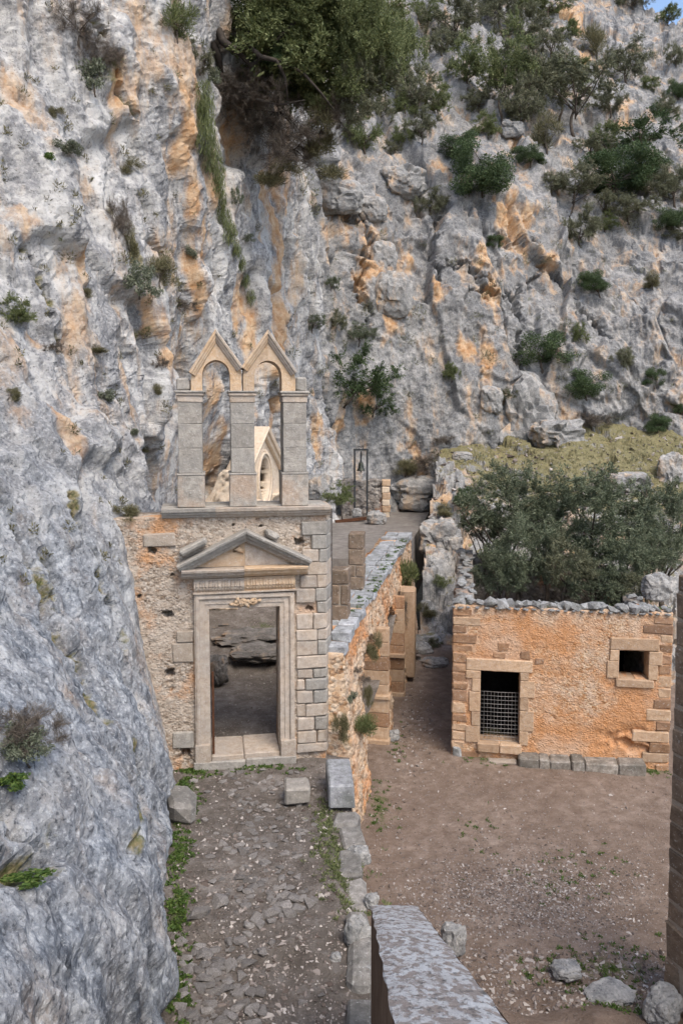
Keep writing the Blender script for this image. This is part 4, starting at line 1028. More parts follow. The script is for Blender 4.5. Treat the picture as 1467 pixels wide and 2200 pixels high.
# wire mesh across the doorway
mg = thing('wire_mesh_screen', 'welded wire mesh closing the lower part of the house doorway', 'mesh screen', (h0.x, h0.y, HZ), HA)
gw = MB(); za, zb = dr[1]+.03, dr[1]+(dl[1]-dr[1])*.69
for i in range(12): x = dl[0]+.02+(dr[0]-dl[0]-.04)*i/11; gw.tube([(x, .12, za), (x+.004*math.sin(i), .118, (za+zb)/2), (x, .12, zb)], .0045, 4)
for j in range(13): z = za+(zb-za)*j/12; gw.tube([(dl[0]+.01, .125, z), ((dl[0]+dr[0])/2, .125, z-.008), (dr[0]-.01, .125, z)], .0045, 4)
gw.obj('wires', M['wire'], mg, kind='stuff')
# stone bench along the house front
b0 = atz(1112, 1648, 0); b1 = atz(1388, 1668, 0); bl = (b1-b0).length
bench = thing('stone_bench', 'low bench of worn dark stone blocks along the house front', 'bench', (b0.x, b0.y, -.02), math.atan2(b1.y-b0.y, b1.x-b0.x))
x = 0
for L in (.62, .30, .62, .38, .95, .78):
    L *= bl/3.65; stone_block(bench, 'stone_block', M['bench'], x+.004, x+L-.004, random.uniform(-.02, .02), .46, -.1, .25+random.uniform(-.03, .02), .03, .014); x += L
s0 = atz(1078, 1636, .0)
block_at('door_step', 'flat worn slab set in the ground before the house doorway', 'step', (s0.x, s0.y, -.05), (.72, .26, .09), R(-9), M['mortar'])
s0 = atz(982, 1622, .0)
block_at('corner_stone', 'pale rough stone at the left foot of the house', 'stone block', (s0.x, s0.y, -.1), (.22, .3, .36), R(-9), M['rubblecap'], (0, 0), .05, .03)

# ------------------------------------------------------------------ stair parapet in the foreground
pa = at(846.5, 1945, 7.75); pb = at(973, 2200, 3.0)
par = thing('stair_parapet', 'sloping plastered stair parapet with lichen-spotted top in the foreground', 'parapet', (pa.x, pa.y, 0), 0)
k = NT('parapet_top'); n1 = k.noise(34, 6, .7, k.map((1, .5, .5))); n2 = k.noise(17, 4, .6, k.map((1, .42, .42))); n3 = k.noise(3, 5, .6)
fl = k.ramp(n2, (.44, 0.), (.54, 1.))
c = k.mix(k.ramp(n1, (.3, 0.), (.7, 1.)), (.19, .165, .15), (.33, .295, .275))
c = k.mix(k.math('MULTIPLY', fl, k.ramp(n3, (.35, .55), (.6, .95))), c, k.mix(n1, (.36, .38, .40), (.66, .68, .70)))
c = k.mix(k.math('MULTIPLY', k.ramp(k.noise(24, 3, .6, k.map((1, .45, .45))), (.58, 0.), (.66, 1.)), .7), c, (.09, .095, .095))
M['parapet'] = k.done(c, .9, k.bump(fl, .006, .7, k.bump(n1, .015, .9)), .2)
k = NT('parapet_side'); n1 = k.noise(26, 7, .7, k.map((1, 1, .25))); n2 = k.noise(5, 6, .65)
c = k.mix(k.ramp(n2, (.35, 0.), (.65, 1.)), (.12, .075, .05), (.22, .15, .105)); c = k.mix(k.ramp(n1, (.52, 0.), (.66, .7)), c, (.08, .05, .035))
M['parapet_side'] = k.done(c, .95, k.bump(n1, .012, .9), .1)
Ly = pb.y-pa.y; sl = (pb.z-pa.z)/Ly; dxs = (pb.x-pa.x)/Ly; far, near = 0.0, Ly-2.6; wd = .235
ny = 60; V_ = []; F_ = []
for i in range(ny+1):
    y = near*i/ny; zt = pa.z+sl*y
    for j in range(9):
        x = -wd+2*wd*j/8; p = np.array([[x*3, y*3, 5.]]); V_.append((dxs*y+x+(.006*math.sin(y*9+j) if j in (0, 8) else 0), y, zt+.012*float(fbm(p, 3, 9)[0])-(.012 if j in (0, 8) else 0)))
for i in range(ny):
    for j in range(8): a = i*9+j; F_.append((a, a+1, a+10, a+9))
mt = MB().add(V_, F_); mt.obj('parapet_cap', M['parapet'], par, True)
V_ = []; F_ = []
for i in range(ny+1):
    y = near*i/ny; zt = pa.z+sl*y-.011
    for x in (-wd+.002, wd-.002): V_.append((dxs*y+x, y, zt))
    for x in (-wd+.002, wd-.002): V_.append((dxs*y+x, y, .6))
for i in range(ny): a = i*4; F_ += [(a, a+4, a+6, a+2), (a+1, a+3, a+7, a+5)]
F_ += [(0, 1, 3, 2), (ny*4, ny*4+2, ny*4+3, ny*4+1)]
MB().add(V_, F_).obj('parapet_wall', M['parapet_side'], par)

# ------------------------------------------------------------------ tall wall end at the right edge of the picture
t0 = atz(1423, 2150, .1); ta = R(20); td = Vector((math.sin(ta), -math.cos(ta)))
tz1 = at(1447, 1232, t0.y).z
tower = thing('tower_wall', 'tall dark masonry wall end rising at the right edge of the view', 'wall', (t0.x, t0.y, -.2), math.atan2(td.y, td.x))
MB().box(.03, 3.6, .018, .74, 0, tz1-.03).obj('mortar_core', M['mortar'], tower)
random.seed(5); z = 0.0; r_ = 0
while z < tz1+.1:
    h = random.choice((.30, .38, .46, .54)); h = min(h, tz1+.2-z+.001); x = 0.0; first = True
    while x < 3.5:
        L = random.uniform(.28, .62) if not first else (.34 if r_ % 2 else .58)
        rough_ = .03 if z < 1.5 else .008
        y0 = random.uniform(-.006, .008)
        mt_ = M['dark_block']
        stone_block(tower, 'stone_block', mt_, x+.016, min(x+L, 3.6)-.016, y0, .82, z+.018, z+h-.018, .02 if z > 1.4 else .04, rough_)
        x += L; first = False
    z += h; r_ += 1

# ------------------------------------------------------------------ boulders and slabs
B = boulder
B('boulder', 'rounded grey boulder left of the stair parapet', 768, 2010, 62, 100, z=1.75, rz=.3, seed=31)
B('boulder', 'dark upright rock standing in the courtyard just right of the parapet', 972, 2020, 58, 78, z=.25, rz=.2, seed=32)
B('boulder', 'grey boulder at the bottom right corner, at the foot of the dark wall', 1425, 2165, 95, 80, z=.35, rz=.6, seed=33)
B('boulder', 'flat grey rock among the weeds at the lower right', 1305, 2140, 120, 40, z=.12, rz=.5, seed=34)
B('boulder', 'dark ledge of rock edging the courtyard at the lower right', 1215, 2085, 70, 34, z=.1, rz=.1, seed=35)
B('boulder', 'small brown stone beside the rounded boulder on the path', 722, 2058, 26, 26, z=1.72, seed=36)
B('boulder', 'broken pale rock at the foot of the parapet, below the rounded boulder', 780, 2090, 46, 40, z=1.66, seed=37)
B('boulder', 'squared rock capping the path edge beyond the parapet', 770, 1840, 56, 52, z=1.6, rz=.3, seed=38)
B('boulder', 'dark lichened rock at the far end of the parapet', 798, 1935, 36, 34, z=1.7, rz=.6, seed=42)
B('boulder', 'white stone with weeds at the foot of the second arch pier', 846, 1580, 26, 26, z=.12, seed=44)
B('boulder', 'grey boulder on the far right end of the house wall', 1408, 1262, 62, 62, y=21.5, seed=45)
B('rock_slab', 'big upper hanging slab on the back cliff above the belfry, right', 815, 557, 66, 80, seed=46, off=.1, rz=.4, dep=.7, cat='rock')
B('rock_slab', 'big lower hanging slab under the upper one on the back cliff', 838, 640, 84, 100, seed=47, off=.2, rz=.2, dep=.7, cat='rock')
B('rock_slab', 'broad slab leaning below the trees, upper middle of the cliff', 858, 395, 96, 70, seed=48, off=.2, rz=.5, dep=.7, cat='rock')
B('rock_slab', 'wide pale block under the overhanging tree, left on the back cliff', 728, 425, 100, 74, seed=49, off=.1, rz=.1, dep=.7, cat='rock')
B('rock_slab', 'long grey block between the leaning slab and the pale block', 800, 455, 60, 60, seed=50, off=.1, rz=.1, dep=.7, cat='rock')
B('boulder', 'brown boulder between the trees on the ledge', 1095, 287, 52, 36, seed=51, off=.2)
B('rock_outcrop', 'jagged pale outcrop at the foot of the back cliff, on the grass', 1120, 895, 140, 170, seed=52, off=-.6, rough=1.5, cat='rock')
B('rock_outcrop', 'low pale shoulder of the outcrop, to its right', 1190, 945, 110, 70, seed=53, off=-.3, rough=1.5, cat='rock')
B('boulder', 'round boulder left of the jagged outcrop', 1052, 862, 52, 62, seed=54, off=.1)
B('boulder', 'long orange-streaked ledge of rock above the bridge wall', 915, 1062, 165, 78, seed=55, off=-.2, rz=.1, dep=.6)
B('boulder', 'small pale boulder on the grass above the long ledge', 992, 982, 44, 26, seed=56)
B('boulder', 'pale broken rocks right of the olive tops, near the right edge', 1345, 1040, 90, 50, seed=57, rough=1.4)
B('boulder', 'grey rock on the grass at the far right edge', 1440, 1020, 60, 80, seed=58, rough=1.4)
B('boulder', 'grey ridge of rock above the house corner', 940, 1150, 90, 90, seed=59, off=-.2, rough=1.4)
B('boulder', 'pale boulder behind the left house corner', 975, 1180, 50, 60, seed=60, rough=1.3)
B('boulder', 'weathered block below the far end of the bridge wall', 905, 1200, 60, 80, seed=61, off=-.1, rough=1.4)
B('boulder', 'dark rock at the end of the passage beside the house', 900, 1400, 60, 40, seed=62)
B('boulder', 'flat rock across the end of the passage', 935, 1425, 60, 26, z=.2, seed=63)
B('boulder', 'grey rock on the terrace edge by the bridge wall', 808, 1112, 44, 30, y=35.5, seed=64)
B('boulder', 'leaning grey rock beside the right belfry pillar', 685, 1050, 60, 70, y=33, seed=65)
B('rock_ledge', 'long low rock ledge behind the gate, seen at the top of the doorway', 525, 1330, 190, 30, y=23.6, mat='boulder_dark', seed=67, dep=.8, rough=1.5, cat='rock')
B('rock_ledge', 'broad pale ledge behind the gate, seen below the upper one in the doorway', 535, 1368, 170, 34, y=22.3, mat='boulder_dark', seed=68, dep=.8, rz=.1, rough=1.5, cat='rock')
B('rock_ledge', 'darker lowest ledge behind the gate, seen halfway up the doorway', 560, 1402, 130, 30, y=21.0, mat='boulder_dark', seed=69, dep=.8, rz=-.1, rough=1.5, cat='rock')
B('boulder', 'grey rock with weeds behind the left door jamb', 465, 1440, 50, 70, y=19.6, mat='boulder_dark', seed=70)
B('boulder', 'brown rock lying under the bell', 766, 1102, 22, 22, y=36.9, seed=66)

ORD = 'first second third fourth fifth sixth seventh eighth ninth tenth eleventh twelfth thirteenth fourteenth fifteenth'.split(); kn = 0
random.seed(8); yk = 13.2
while yk > 8.5:
    L = random.uniform(.40, .85); W_ = random.uniform(.30, .42); xk = wall_x(yk)-.26+random.uniform(-.04, .04)
    block_at('kerb_stone', ORD[kn]+' rough squared kerb stone from the gate along the broken path edge', 'kerb stone', (xk, yk-L/2, 1.34+random.uniform(-.05, .05)), (W_, L, .36+random.uniform(0, .08)), random.uniform(-.12, .12), M['kerb'], (random.uniform(-.06, .06), random.uniform(-.08, .08)), .05, .035, 'kerb stones along the path edge')
    kn += 1; yk -= L+(.25 if kn in (4, 6) else .02)

# ------------------------------------------------------------------ cobbles and rubble of the path (pieces of the path)
COB = [hull_mesh('cobble', 700+i, 13, 1, 1, .55) for i in range(10)]
for m_ in COB: m_.materials.append(M['cobble'])
def place_cobble(u, v, px, tall=1.0):
    c = atz(u, v, 1.72)
    if c.x > wall_x(c.y)-.15: return
    s = px/2*c.y*1.08/FPX; zz_ = gz(c.x, c.y)
    link('cobble', random.choice(COB), None, path, loc=(c.x, c.y, zz_+s*.12*tall), rot=(random.uniform(-.2, .2), random.uniform(-.2, .2), random.uniform(0, 6.3)), scale=(s*random.uniform(.9, 1.5), s*random.uniform(.8, 1.2), s*random.uniform(.5, .8)*tall))
random.seed(33); n = 0
for _ in range(900):                                                           # paved strip from the threshold
    v = random.uniform(1640, 1960); t = (v-1640)/320; cx = 545+35*t; wv = 105-5*t
    u = random.gauss(cx, wv*.6)
    if abs(u-cx) > wv*1.25 or n > 170: continue
    if random.random() < .35*t: continue
    place_cobble(u, v, random.uniform(13, 30)*(.8 if t < .5 else 1.0)); n += 1
edge = [(515, 2010), (535, 1990), (560, 1985), (585, 1975), (605, 1970), (622, 1958), (640, 1950), (660, 1938), (675, 1928), (530, 2005), (548, 1975), (570, 1965), (590, 1955), (612, 1945), (630, 1925), (600, 1940), (645, 1930)]
for u, v in edge: place_cobble(u+random.uniform(-4, 4), v+random.uniform(-4, 4), random.uniform(22, 38), 1.6)
for _ in range(100):
    u = random.gauss(465, 60); v = random.uniform(2010, 2200)
    if u < 385: continue
    place_cobble(u, v, random.uniform(14, 40), 1.3)
for u, v, s in ((558, 2115, 36), (540, 2150, 34), (500, 2160, 36), (485, 2190, 30), (650, 2130, 22), (690, 2120, 18), (618, 1767, 14), (420, 1815, 12), (430, 1965, 46), (470, 1935, 50), (440, 2085, 40)): place_cobble(u, v, s, 1.5)

# loose gravel: far too small and many to count
def merged_stones(name, pts, sizes, mat, seed=1, flat=.6):
    r = np.random.default_rng(seed); bases = [hull_mesh('tmp', 800+i, 8) for i in range(4)]; V = []; F = []; b = 0
    for m_ in bases:
        m_.calc_loop_triangles()
    bv = [np.array([v.co[:] for v in m_.vertices]) for m_ in bases]; bf = [np.array([t.vertices[:] for t in m_.loop_triangles]) for m_ in bases]
    which = r.integers(0, 4, len(pts))
    for k_ in range(4):
        i = np.where(which == k_)[0]
        if not len(i): continue
        an = r.uniform(0, 6.28, len(i)); ca, sa = np.cos(an), np.sin(an); sc = sizes[i][:, None]*r.uniform(.7, 1.3, (len(i), 3)); sc[:, 2] *= flat
        q = bv[k_][None]*sc[:, None, :]; x = q[..., 0]*ca[:, None]-q[..., 1]*sa[:, None]; y = q[..., 0]*sa[:, None]+q[..., 1]*ca[:, None]
        q = np.stack([x, y, q[..., 2]], -1)+pts[i][:, None, :]
        nv = bv[k_].shape[0]; V.append(q.reshape(-1, 3)); F.append((bf[k_][None]+(np.arange(len(i))*nv)[:, None, None]).reshape(-1, 3)+b); b += len(i)*nv
    for m_ in bases: bpy.data.meshes.remove(m_)
    return link(name, np_mesh(name, np.concatenate(V), np.concatenate(F)), mat, kind='stuff')
r = np.random.default_rng(5)
k = NT('gravel'); isl = k.n('NewGeometry').outputs['Random Per Island']
M['gravel'] = k.done(k.ramp(isl, (0., (.09, .07, .06)), (.5, (.22, .185, .165)), (1., (.46, .42, .385))), .95, None, .1)
def court_pts(n, gen):
    L = []
    for _ in range(n):
        u, v = gen(); c = atz(u, v, 0); L.append((c.x, c.y))
    a = np.array(L); a = a[a[:, 0] > np.vectorize(wall_x)(a[:, 1])+.05]
    a = a[(a[:, 1] > 8.3)]; return np.concatenate([a, court_z(a[:, 0], a[:, 1])[:, None]+.005], 1)
G1 = court_pts(4200, lambda: (r.normal(1120, 130), r.normal(1920, 48))); G2 = court_pts(3600, lambda: (r.uniform(790, 1440), r.uniform(1560, 2150))); G3 = court_pts(900, lambda: (r.uniform(990, 1430), r.uniform(2040, 2200)))
G4 = court_pts(500, lambda: (r.normal(880, 30), r.normal(1560, 60)))
pts = np.concatenate([G1, G2, G3, G4]); sz = np.concatenate([r.gamma(4, .0045, len(G1))+.006, r.gamma(2.5, .0055, len(G2))+.005, r.gamma(2.5, .012, len(G3))+.01, r.gamma(3, .009, len(G4))+.008])
merged_stones('gravel', pts, np.minimum(sz, .075), M['gravel'], 1)
L = []
for _ in range(3000):
    u, v = (r.uniform(375, 800), r.uniform(1630, 2200)); c = atz(u, v, 1.72)
    if c.x < wall_x(c.y)-.2: L.append((c.x, c.y))
for _ in range(700):
    L.append((r.uniform(-4, .2), r.uniform(16, 24)))
a = np.array(L); pts = np.concatenate([a, path_z(a[:, 0], a[:, 1])[:, None]+.004], 1)
merged_stones('path_rubble', pts, np.minimum(r.gamma(2.2, .009, len(pts))+.006, .075), M['gravel'], 2)
# scree on the slope
L = []; SZ = []
for _ in range(1500):
    u, v = r.uniform(840, 1460), r.uniform(930, 1120)
    if r.random() < .3: u, v = r.normal(900, 40), r.uniform(1380, 1470)
    c, d, nn = hit(u, v, (bvT,))
    if d < 44.5: L.append(c[:]); SZ.append(min(r.gamma(2, .035)+.02, .3))
merged_stones('scree', np.array(L), np.array(SZ), M['gravel'], 3)

# ================================================================== PLANTS
def leaves(name, centers, radii, n, leaf, aspect=.45, mode='round', seed=1, squash=1.0, droop=0.0):
    """a crown of single leaf faces spread through clumps; mode sets how the leaves point"""
    r = np.random.default_rng(seed); C = np.asarray(centers, float); Rr = np.asarray(radii, float)
    pr = Rr**2/np.sum(Rr**2); i = r.choice(len(C), n, p=pr)
    d = r.normal(size=(n, 3)); d /= np.linalg.norm(d, axis=1)[:, None]
    rad = np.power(r.uniform(0, 1, n), .42); P = C[i]+d*(Rr[i]*rad)[:, None]*np.array([1, 1, squash])
    if mode == 'twig':                                                        # leaves strung along twigs that fan out of each clump
        K = 14; dk = r.normal(size=(len(C), K, 3))+C[:, None, :]*.5+np.array([0, 0, .35]); dk /= np.linalg.norm(dk, axis=2)[..., None]
        lk = r.uniform(.6, 1.5, (len(C), K)); kk_ = r.integers(0, K, n); t = np.power(r.uniform(0, 1, n), .6)
        dd = dk[i, kk_]; P = C[i]+dd*(Rr[i]*lk[i, kk_]*t)[:, None]+r.normal(size=(n, 3))*(Rr[i]*.10)[:, None]
        ax = dd+r.normal(size=(n, 3))*.45
    elif mode == 'spray': ax = d*.8+np.array([0, 0, .55-droop])+r.normal(size=(n, 3))*.35
    elif mode == 'hang': ax = np.array([0, 0, -1.])+r.normal(size=(n, 3))*.28
    elif mode == 'up': ax = P-np.array([0, 0, -1.2])+r.normal(size=(n, 3))*.3
    else: ax = d*.4+r.normal(size=(n, 3))
    ax /= np.linalg.norm(ax, axis=1)[:, None]
    t = r.normal(size=(n, 3)); b = np.cross(ax, t); b /= np.maximum(np.linalg.norm(b, axis=1)[:, None], 1e-6)
    L = (leaf*r.uniform(.6, 1.35, n))[:, None]; W = L*aspect*.5
    V = np.stack([P-ax*L*.5, P+b*W, P+ax*L*.5, P-b*W], 1).reshape(-1, 3)
    return np_mesh(name, V, np.arange(4*n).reshape(-1, 4))
def clumps(seed, n, rad=(.22, .42), flat=.8, low=-.5):
    r = np.random.default_rng(seed); c = []
    while len(c) < n:
        p = r.normal(size=3); p /= np.linalg.norm(p); p *= r.uniform(.35, .92)
        if p[2] < low: continue
        p[2] *= flat; c.append(p)
    return np.array(c), r.uniform(rad[0], rad[1], n)
CR = {}
def crown(kind, seed, n, leaf, asp, mode, ncl, rad, flat, mat, droop=0.0, low=-.5):
    c, rr = clumps(seed, ncl, rad, flat, low); m_ = leaves('crown', c, rr, n, leaf, asp, mode, seed, .8, droop); m_.materials.append(M[mat]); CR.setdefault(kind, []).append((m_, c))
for s in range(3): crown('green', 10+s, 17000, .055, .38, 'twig', 34, (.16, .34), .85, 'leaf_green')
for s in range(3): crown('dark', 20+s, 17000, .055, .45, 'round', 34, (.18, .34), .85, 'leaf_dark')
for s in range(3): crown('olive', 30+s, 17000, .075, .2, 'twig', 36, (.14, .30), .85, 'leaf_olive')
for s in range(3): crown('shade', 40+s, 26000, .055, .24, 'twig', 70, (.10, .25), .9, 'leaf_shade')
for s in range(2): crown('mass', 14+s, 30000, .042, .38, 'twig', 60, (.14, .30), .9, 'leaf_green', 0, -.9)
for s in range(2): crown('sparse', 50+s, 11000, .05, .42, 'twig', 40, (.12, .24), .8, 'leaf_dark')
for s in range(2): crown('openolive', 60+s, 10000, .075, .25, 'twig', 28, (.13, .26), .6, 'leaf_olive', 0, -.2)
for s in range(2): crown('grey', 70+s, 2200, .13, .4, 'round', 12, (.2, .45), .8, 'leaf_grey')
for s in range(2): crown('dry', 80+s, 8000, .20, .035, 'twig', 16, (.25, .45), .7, 'dry')
for s in range(2): crown('drygreen', 90+s, 3000, .30, .06, 'spray', 10, (.3, .5), .7, 'dry_green')
for s in range(2): crown('tuft', 95+s, 2200, .26, .09, 'spray', 8, (.3, .5), .7, 'leaf_green')
for s in range(2): crown('fresh', 98+s, 700, .22, .5, 'round', 8, (.25, .5), .5, 'leaf_fresh')
def limb(mb, p0, p1, r0, r1, bend=.12, k=6, seg=5):
    p0, p1 = Vector(p0), Vector(p1); L = (p1-p0).length; pts = [p0]
    off = Vector((random.uniform(-1, 1), random.uniform(-1, 1), random.uniform(-.4, .8)))*L*bend
    for i in range(1, seg):
        t = i/seg; pts.append(p0.lerp(p1, t)+off*math.sin(math.pi*t)+Vector((random.uniform(-1, 1), random.uniform(-1, 1), random.uniform(-1, 1)))*L*.025)
    pts.append(p1); mb.tube(pts, [r0+(r1-r0)*i/seg for i in range(seg+1)], k)
def plant(name, label, cat, base, crown_c, rad, kind, bark='bark', group=None, trunk=True, flip=1.0, thick=.045, vi=None):
    """base: where it grows; crown_c: crown centre; rad: crown half sizes"""
    base = Vector(base); cc = Vector(crown_c)-base; t = thing(name, label, cat, base, 0, group)
    me, cl = random.choice(CR[kind]) if vi is None else CR[kind][vi]
    rz = random.uniform(0, 6.28); ca, sa = math.cos(rz), math.sin(rz)
    o = link('crown', me, None, t, loc=cc, rot=(0, 0, rz), scale=rad)
    if trunk:
        mb = MB(); rm = sum(rad)/3; top = cc*.72; r0 = max(.012, rm*thick)
        limb(mb, (0, 0, -.15), top, r0, r0*.6, .10)
        idx = list(range(len(cl))); random.shuffle(idx)
        for i in idx[:9]:
            p = cl[i]; e = Vector(((p[0]*ca-p[1]*sa)*rad[0], (p[0]*sa+p[1]*ca)*rad[1], p[2]*rad[2]))+cc
            s_ = top*random.uniform(.45, 1.0); limb(mb, s_, e, r0*.5, r0*.12, .12, 5, 4)
        mb.obj('trunk', M[bark], t, True)
    return t
def tree_px(name, label, cat, ub, vb, uc, vc, ru, rv, kind, bark='bark', y=None, z=None, group=None, trunk=True, fwd=0.0, dep=.9, thick=.045, big=1.0):
    if y is not None: b = at(ub, vb, y)
    elif z is not None: b = atz(ub, vb, z)
    else: b = hit(ub, vb)[0]
    yc = b.y-fwd; c = at(uc, vc, yc); k_ = c.y/FPX*1.02
    return plant(name, label, cat, b, c, (ru*k_*1.2*big, ru*k_*dep*1.2*big, rv*k_*1.2*big), kind, bark, group, trunk, thick=thick)
T = tree_px; random.seed(99)
# trees along the ledge and the slope above
gT = 'trees on the ledge and slope above the cliff'
T('ledge_tree', 'green conical tree right of the big overhanging one', 'tree', 850, 215, 862, 115, 55, 100, 'green', group=gT, big=.95)
T('ledge_tree', 'small rounded tree just below the conical one, upper middle', 'tree', 890, 250, 890, 195, 44, 52, 'olive', group=gT, big=.95)
T('ledge_tree', 'low bushy tree right of the small rounded one', 'tree', 940, 255, 935, 210, 36, 40, 'green', group=gT, big=.95)
T('ledge_tree', 'olive-green tree with bare rock right below it, top middle', 'tree', 985, 110, 975, 45, 65, 55, 'olive', group=gT, big=.95)
T('ledge_tree', 'bright rounded tree left of the tall-stemmed pair', 'tree', 1005, 190, 1005, 135, 46, 58, 'green', group=gT, big=.95)
T('ledge_tree', 'tall-stemmed dark green tree in the middle of the upper slope', 'tree', 1080, 268, 1085, 130, 62, 85, 'green', group=gT, big=.95, thick=.035)
T('ledge_tree', 'tall-stemmed grey-green tree leaning right of the dark one', 'tree', 1120, 265, 1145, 160, 75, 90, 'openolive', group=gT, big=.95, thick=.035)
T('ledge_tree', 'feathery grey tree below the tall-stemmed pair', 'tree', 1110, 285, 1120, 225, 55, 60, 'olive', group=gT, big=.95)
T('ledge_tree', 'open-branched tree with spreading limbs, upper right', 'tree', 1232, 292, 1240, 190, 90, 75, 'openolive', group=gT, big=.95, thick=.04)
T('ledge_tree', 'greenest crown behind the open-branched tree', 'tree', 1200, 260, 1215, 165, 55, 50, 'green', group=gT, big=.95)
T('ledge_tree', 'rounded olive tree above the open-branched one, near the top right', 'tree', 1345, 180, 1342, 135, 48, 48, 'olive', group=gT, big=.95)
T('ledge_tree', 'thin brownish tree left of the rounded top-right olive', 'tree', 1280, 125, 1278, 92, 30, 36, 'drygreen', group=gT, big=.95)
T('ledge_tree', 'bright leafy tree with bare fork at the right edge', 'tree', 1372, 345, 1385, 285, 85, 52, 'sparse', group=gT, big=.95, thick=.05)
T('ledge_tree', 'dark green thicket below the bright leafy tree', 'tree', 1320, 425, 1325, 370, 80, 62, 'dark', group=gT, big=.95)
T('ledge_tree', 'small olive with visible trunk at the cliff edge, right', 'tree', 1222, 462, 1238, 388, 58, 44, 'olive', group=gT, big=.95)
T('ledge_tree', 'olive bush at the right border below the leafy tree', 'tree', 1450, 445, 1440, 395, 55, 52, 'olive', group=gT, big=.95)
T('ledge_tree', 'low olive bush under the dark thicket', 'tree', 1350, 478, 1345, 445, 60, 36, 'olive', group=gT, big=.95)
T('ledge_tree', 'drooping olive below the small cliff-edge olive', 'tree', 1245, 530, 1245, 492, 42, 50, 'olive', group=gT, big=.95)
T('ledge_tree', 'pale olive between thicket and small cliff-edge olive', 'tree', 1300, 470, 1298, 432, 36, 34, 'openolive', group=gT, big=.95)
T('ledge_tree', 'green shrub tree left of the leaning slab', 'tree', 785, 330, 782, 285, 42, 50, 'green', group=gT, big=.95)
T('ledge_tree', 'greyish shrub right above the leaning slab', 'tree', 905, 310, 905, 270, 36, 36, 'olive', group=gT, big=.95)
T('ledge_tree', 'small shrub on the ledge between two grey rocks', 'tree', 865, 310, 872, 290, 26, 30, 'green', group=gT, big=.95)
T('ledge_tree', 'dark rounded bush with dense leaves spilling over the cliff edge', 'tree', 1035, 420, 1030, 375, 78, 72, 'dark', group=gT, big=.95, fwd=.6)
T('ledge_tree', 'upper lobe of dark bushes above the dense spilling bush', 'tree', 985, 345, 985, 315, 48, 36, 'dark', group=gT, big=.95)
T('ledge_tree', 'sparse twiggy tree right of the brown ledge boulder', 'tree', 1175, 330, 1170, 295, 44, 44, 'drygreen', group=gT, big=.95)
T('ledge_tree', 'grey-green tree crowning the slope left of the top gap', 'tree', 1075, 60, 1070, 15, 60, 45, 'olive', group=gT, big=.95)
T('ledge_tree', 'dark tree at the very top right of centre', 'tree', 1180, 40, 1175, 5, 60, 32, 'green', group=gT, big=.95)
T('ledge_tree', 'small ridge tree against the sky at the top right corner', 'tree', 1435, 55, 1437, 32, 26, 22, 'green', group=gT, big=.95)
T('ledge_tree', 'ridge tree left of the patch of sky', 'tree', 1360, 20, 1355, 2, 44, 24, 'olive', group=gT, big=.95)
T('ledge_tree', 'dull green bush at the right border under the ridge', 'tree', 1450, 145, 1452, 120, 24, 30, 'olive', group=gT, big=.95)
T('ledge_tree', 'bush at the right border above the leafy tree', 'tree', 1455, 215, 1458, 195, 30, 28, 'dark', group=gT, big=.95)
T('ledge_tree', 'bush filling the gap right of the open-branched tree', 'tree', 1300, 330, 1295, 300, 40, 34, 'green', group=gT, big=.95)
T('ledge_tree', 'dark green bush at the right border level with the thicket', 'tree', 1440, 500, 1445, 470, 40, 30, 'dark', group=gT, big=.95)
for lab, ub, vb, uc, vc, ru, rv, kd in (
    ('small tree on the bare rock left of the top-middle olive', 915, 60, 912, 20, 40, 40, 'green'), ('grey feathery tree left of the bright rounded one', 950, 120, 948, 90, 40, 40, 'olive'),
    ('tree behind the tall-stemmed pair, top', 1120, 90, 1118, 60, 60, 45, 'olive'), ('dull tree filling the slope between the pair and the open-branched tree', 1185, 130, 1182, 100, 45, 42, 'openolive'),
    ('olive right of the open-branched tree', 1310, 250, 1308, 220, 40, 36, 'olive'), ('low grey bush beneath the bright rounded tree', 1030, 240, 1028, 215, 42, 34, 'olive'),
    ('green bush left of the brown ledge boulder', 1050, 300, 1045, 275, 36, 34, 'green'), ('dark bush right of the dense spilling bush', 1140, 360, 1138, 335, 40, 26, 'dark'),
    ('feathery olive left of the dark thicket', 1270, 345, 1265, 320, 44, 40, 'openolive'), ('dark bush joining thicket and leafy tree', 1375, 400, 1378, 365, 60, 44, 'dark'),
    ('grey tree at the right border above the leafy tree', 1425, 260, 1428, 235, 36, 32, 'olive'), ('small bush on the bare rocks, top right', 1395, 195, 1394, 180, 24, 20, 'green'),
    ('low bush on the rocks under the ridge', 1225, 85, 1222, 68, 30, 22, 'green'), ('bush at the left foot of the conical tree', 820, 260, 818, 235, 36, 34, 'olive'),
    ('bush on the rock face under the conical tree', 870, 245, 868, 232, 30, 26, 'green'), ('pale bush behind the leaning slab', 840, 330, 838, 318, 26, 20, 'olive'),
    ('low bush at the right border under the olive bush', 1455, 520, 1455, 505, 36, 22, 'olive'), ('low bush below the small cliff-edge olive', 1300, 500, 1295, 480, 34, 24, 'green'), ('bush left of the small cliff-edge olive', 1185, 420, 1182, 395, 32, 30, 'olive')):
    T('ledge_tree', lab, 'tree', ub, vb, uc, vc, ru, rv, kd, group=gT, big=.9)
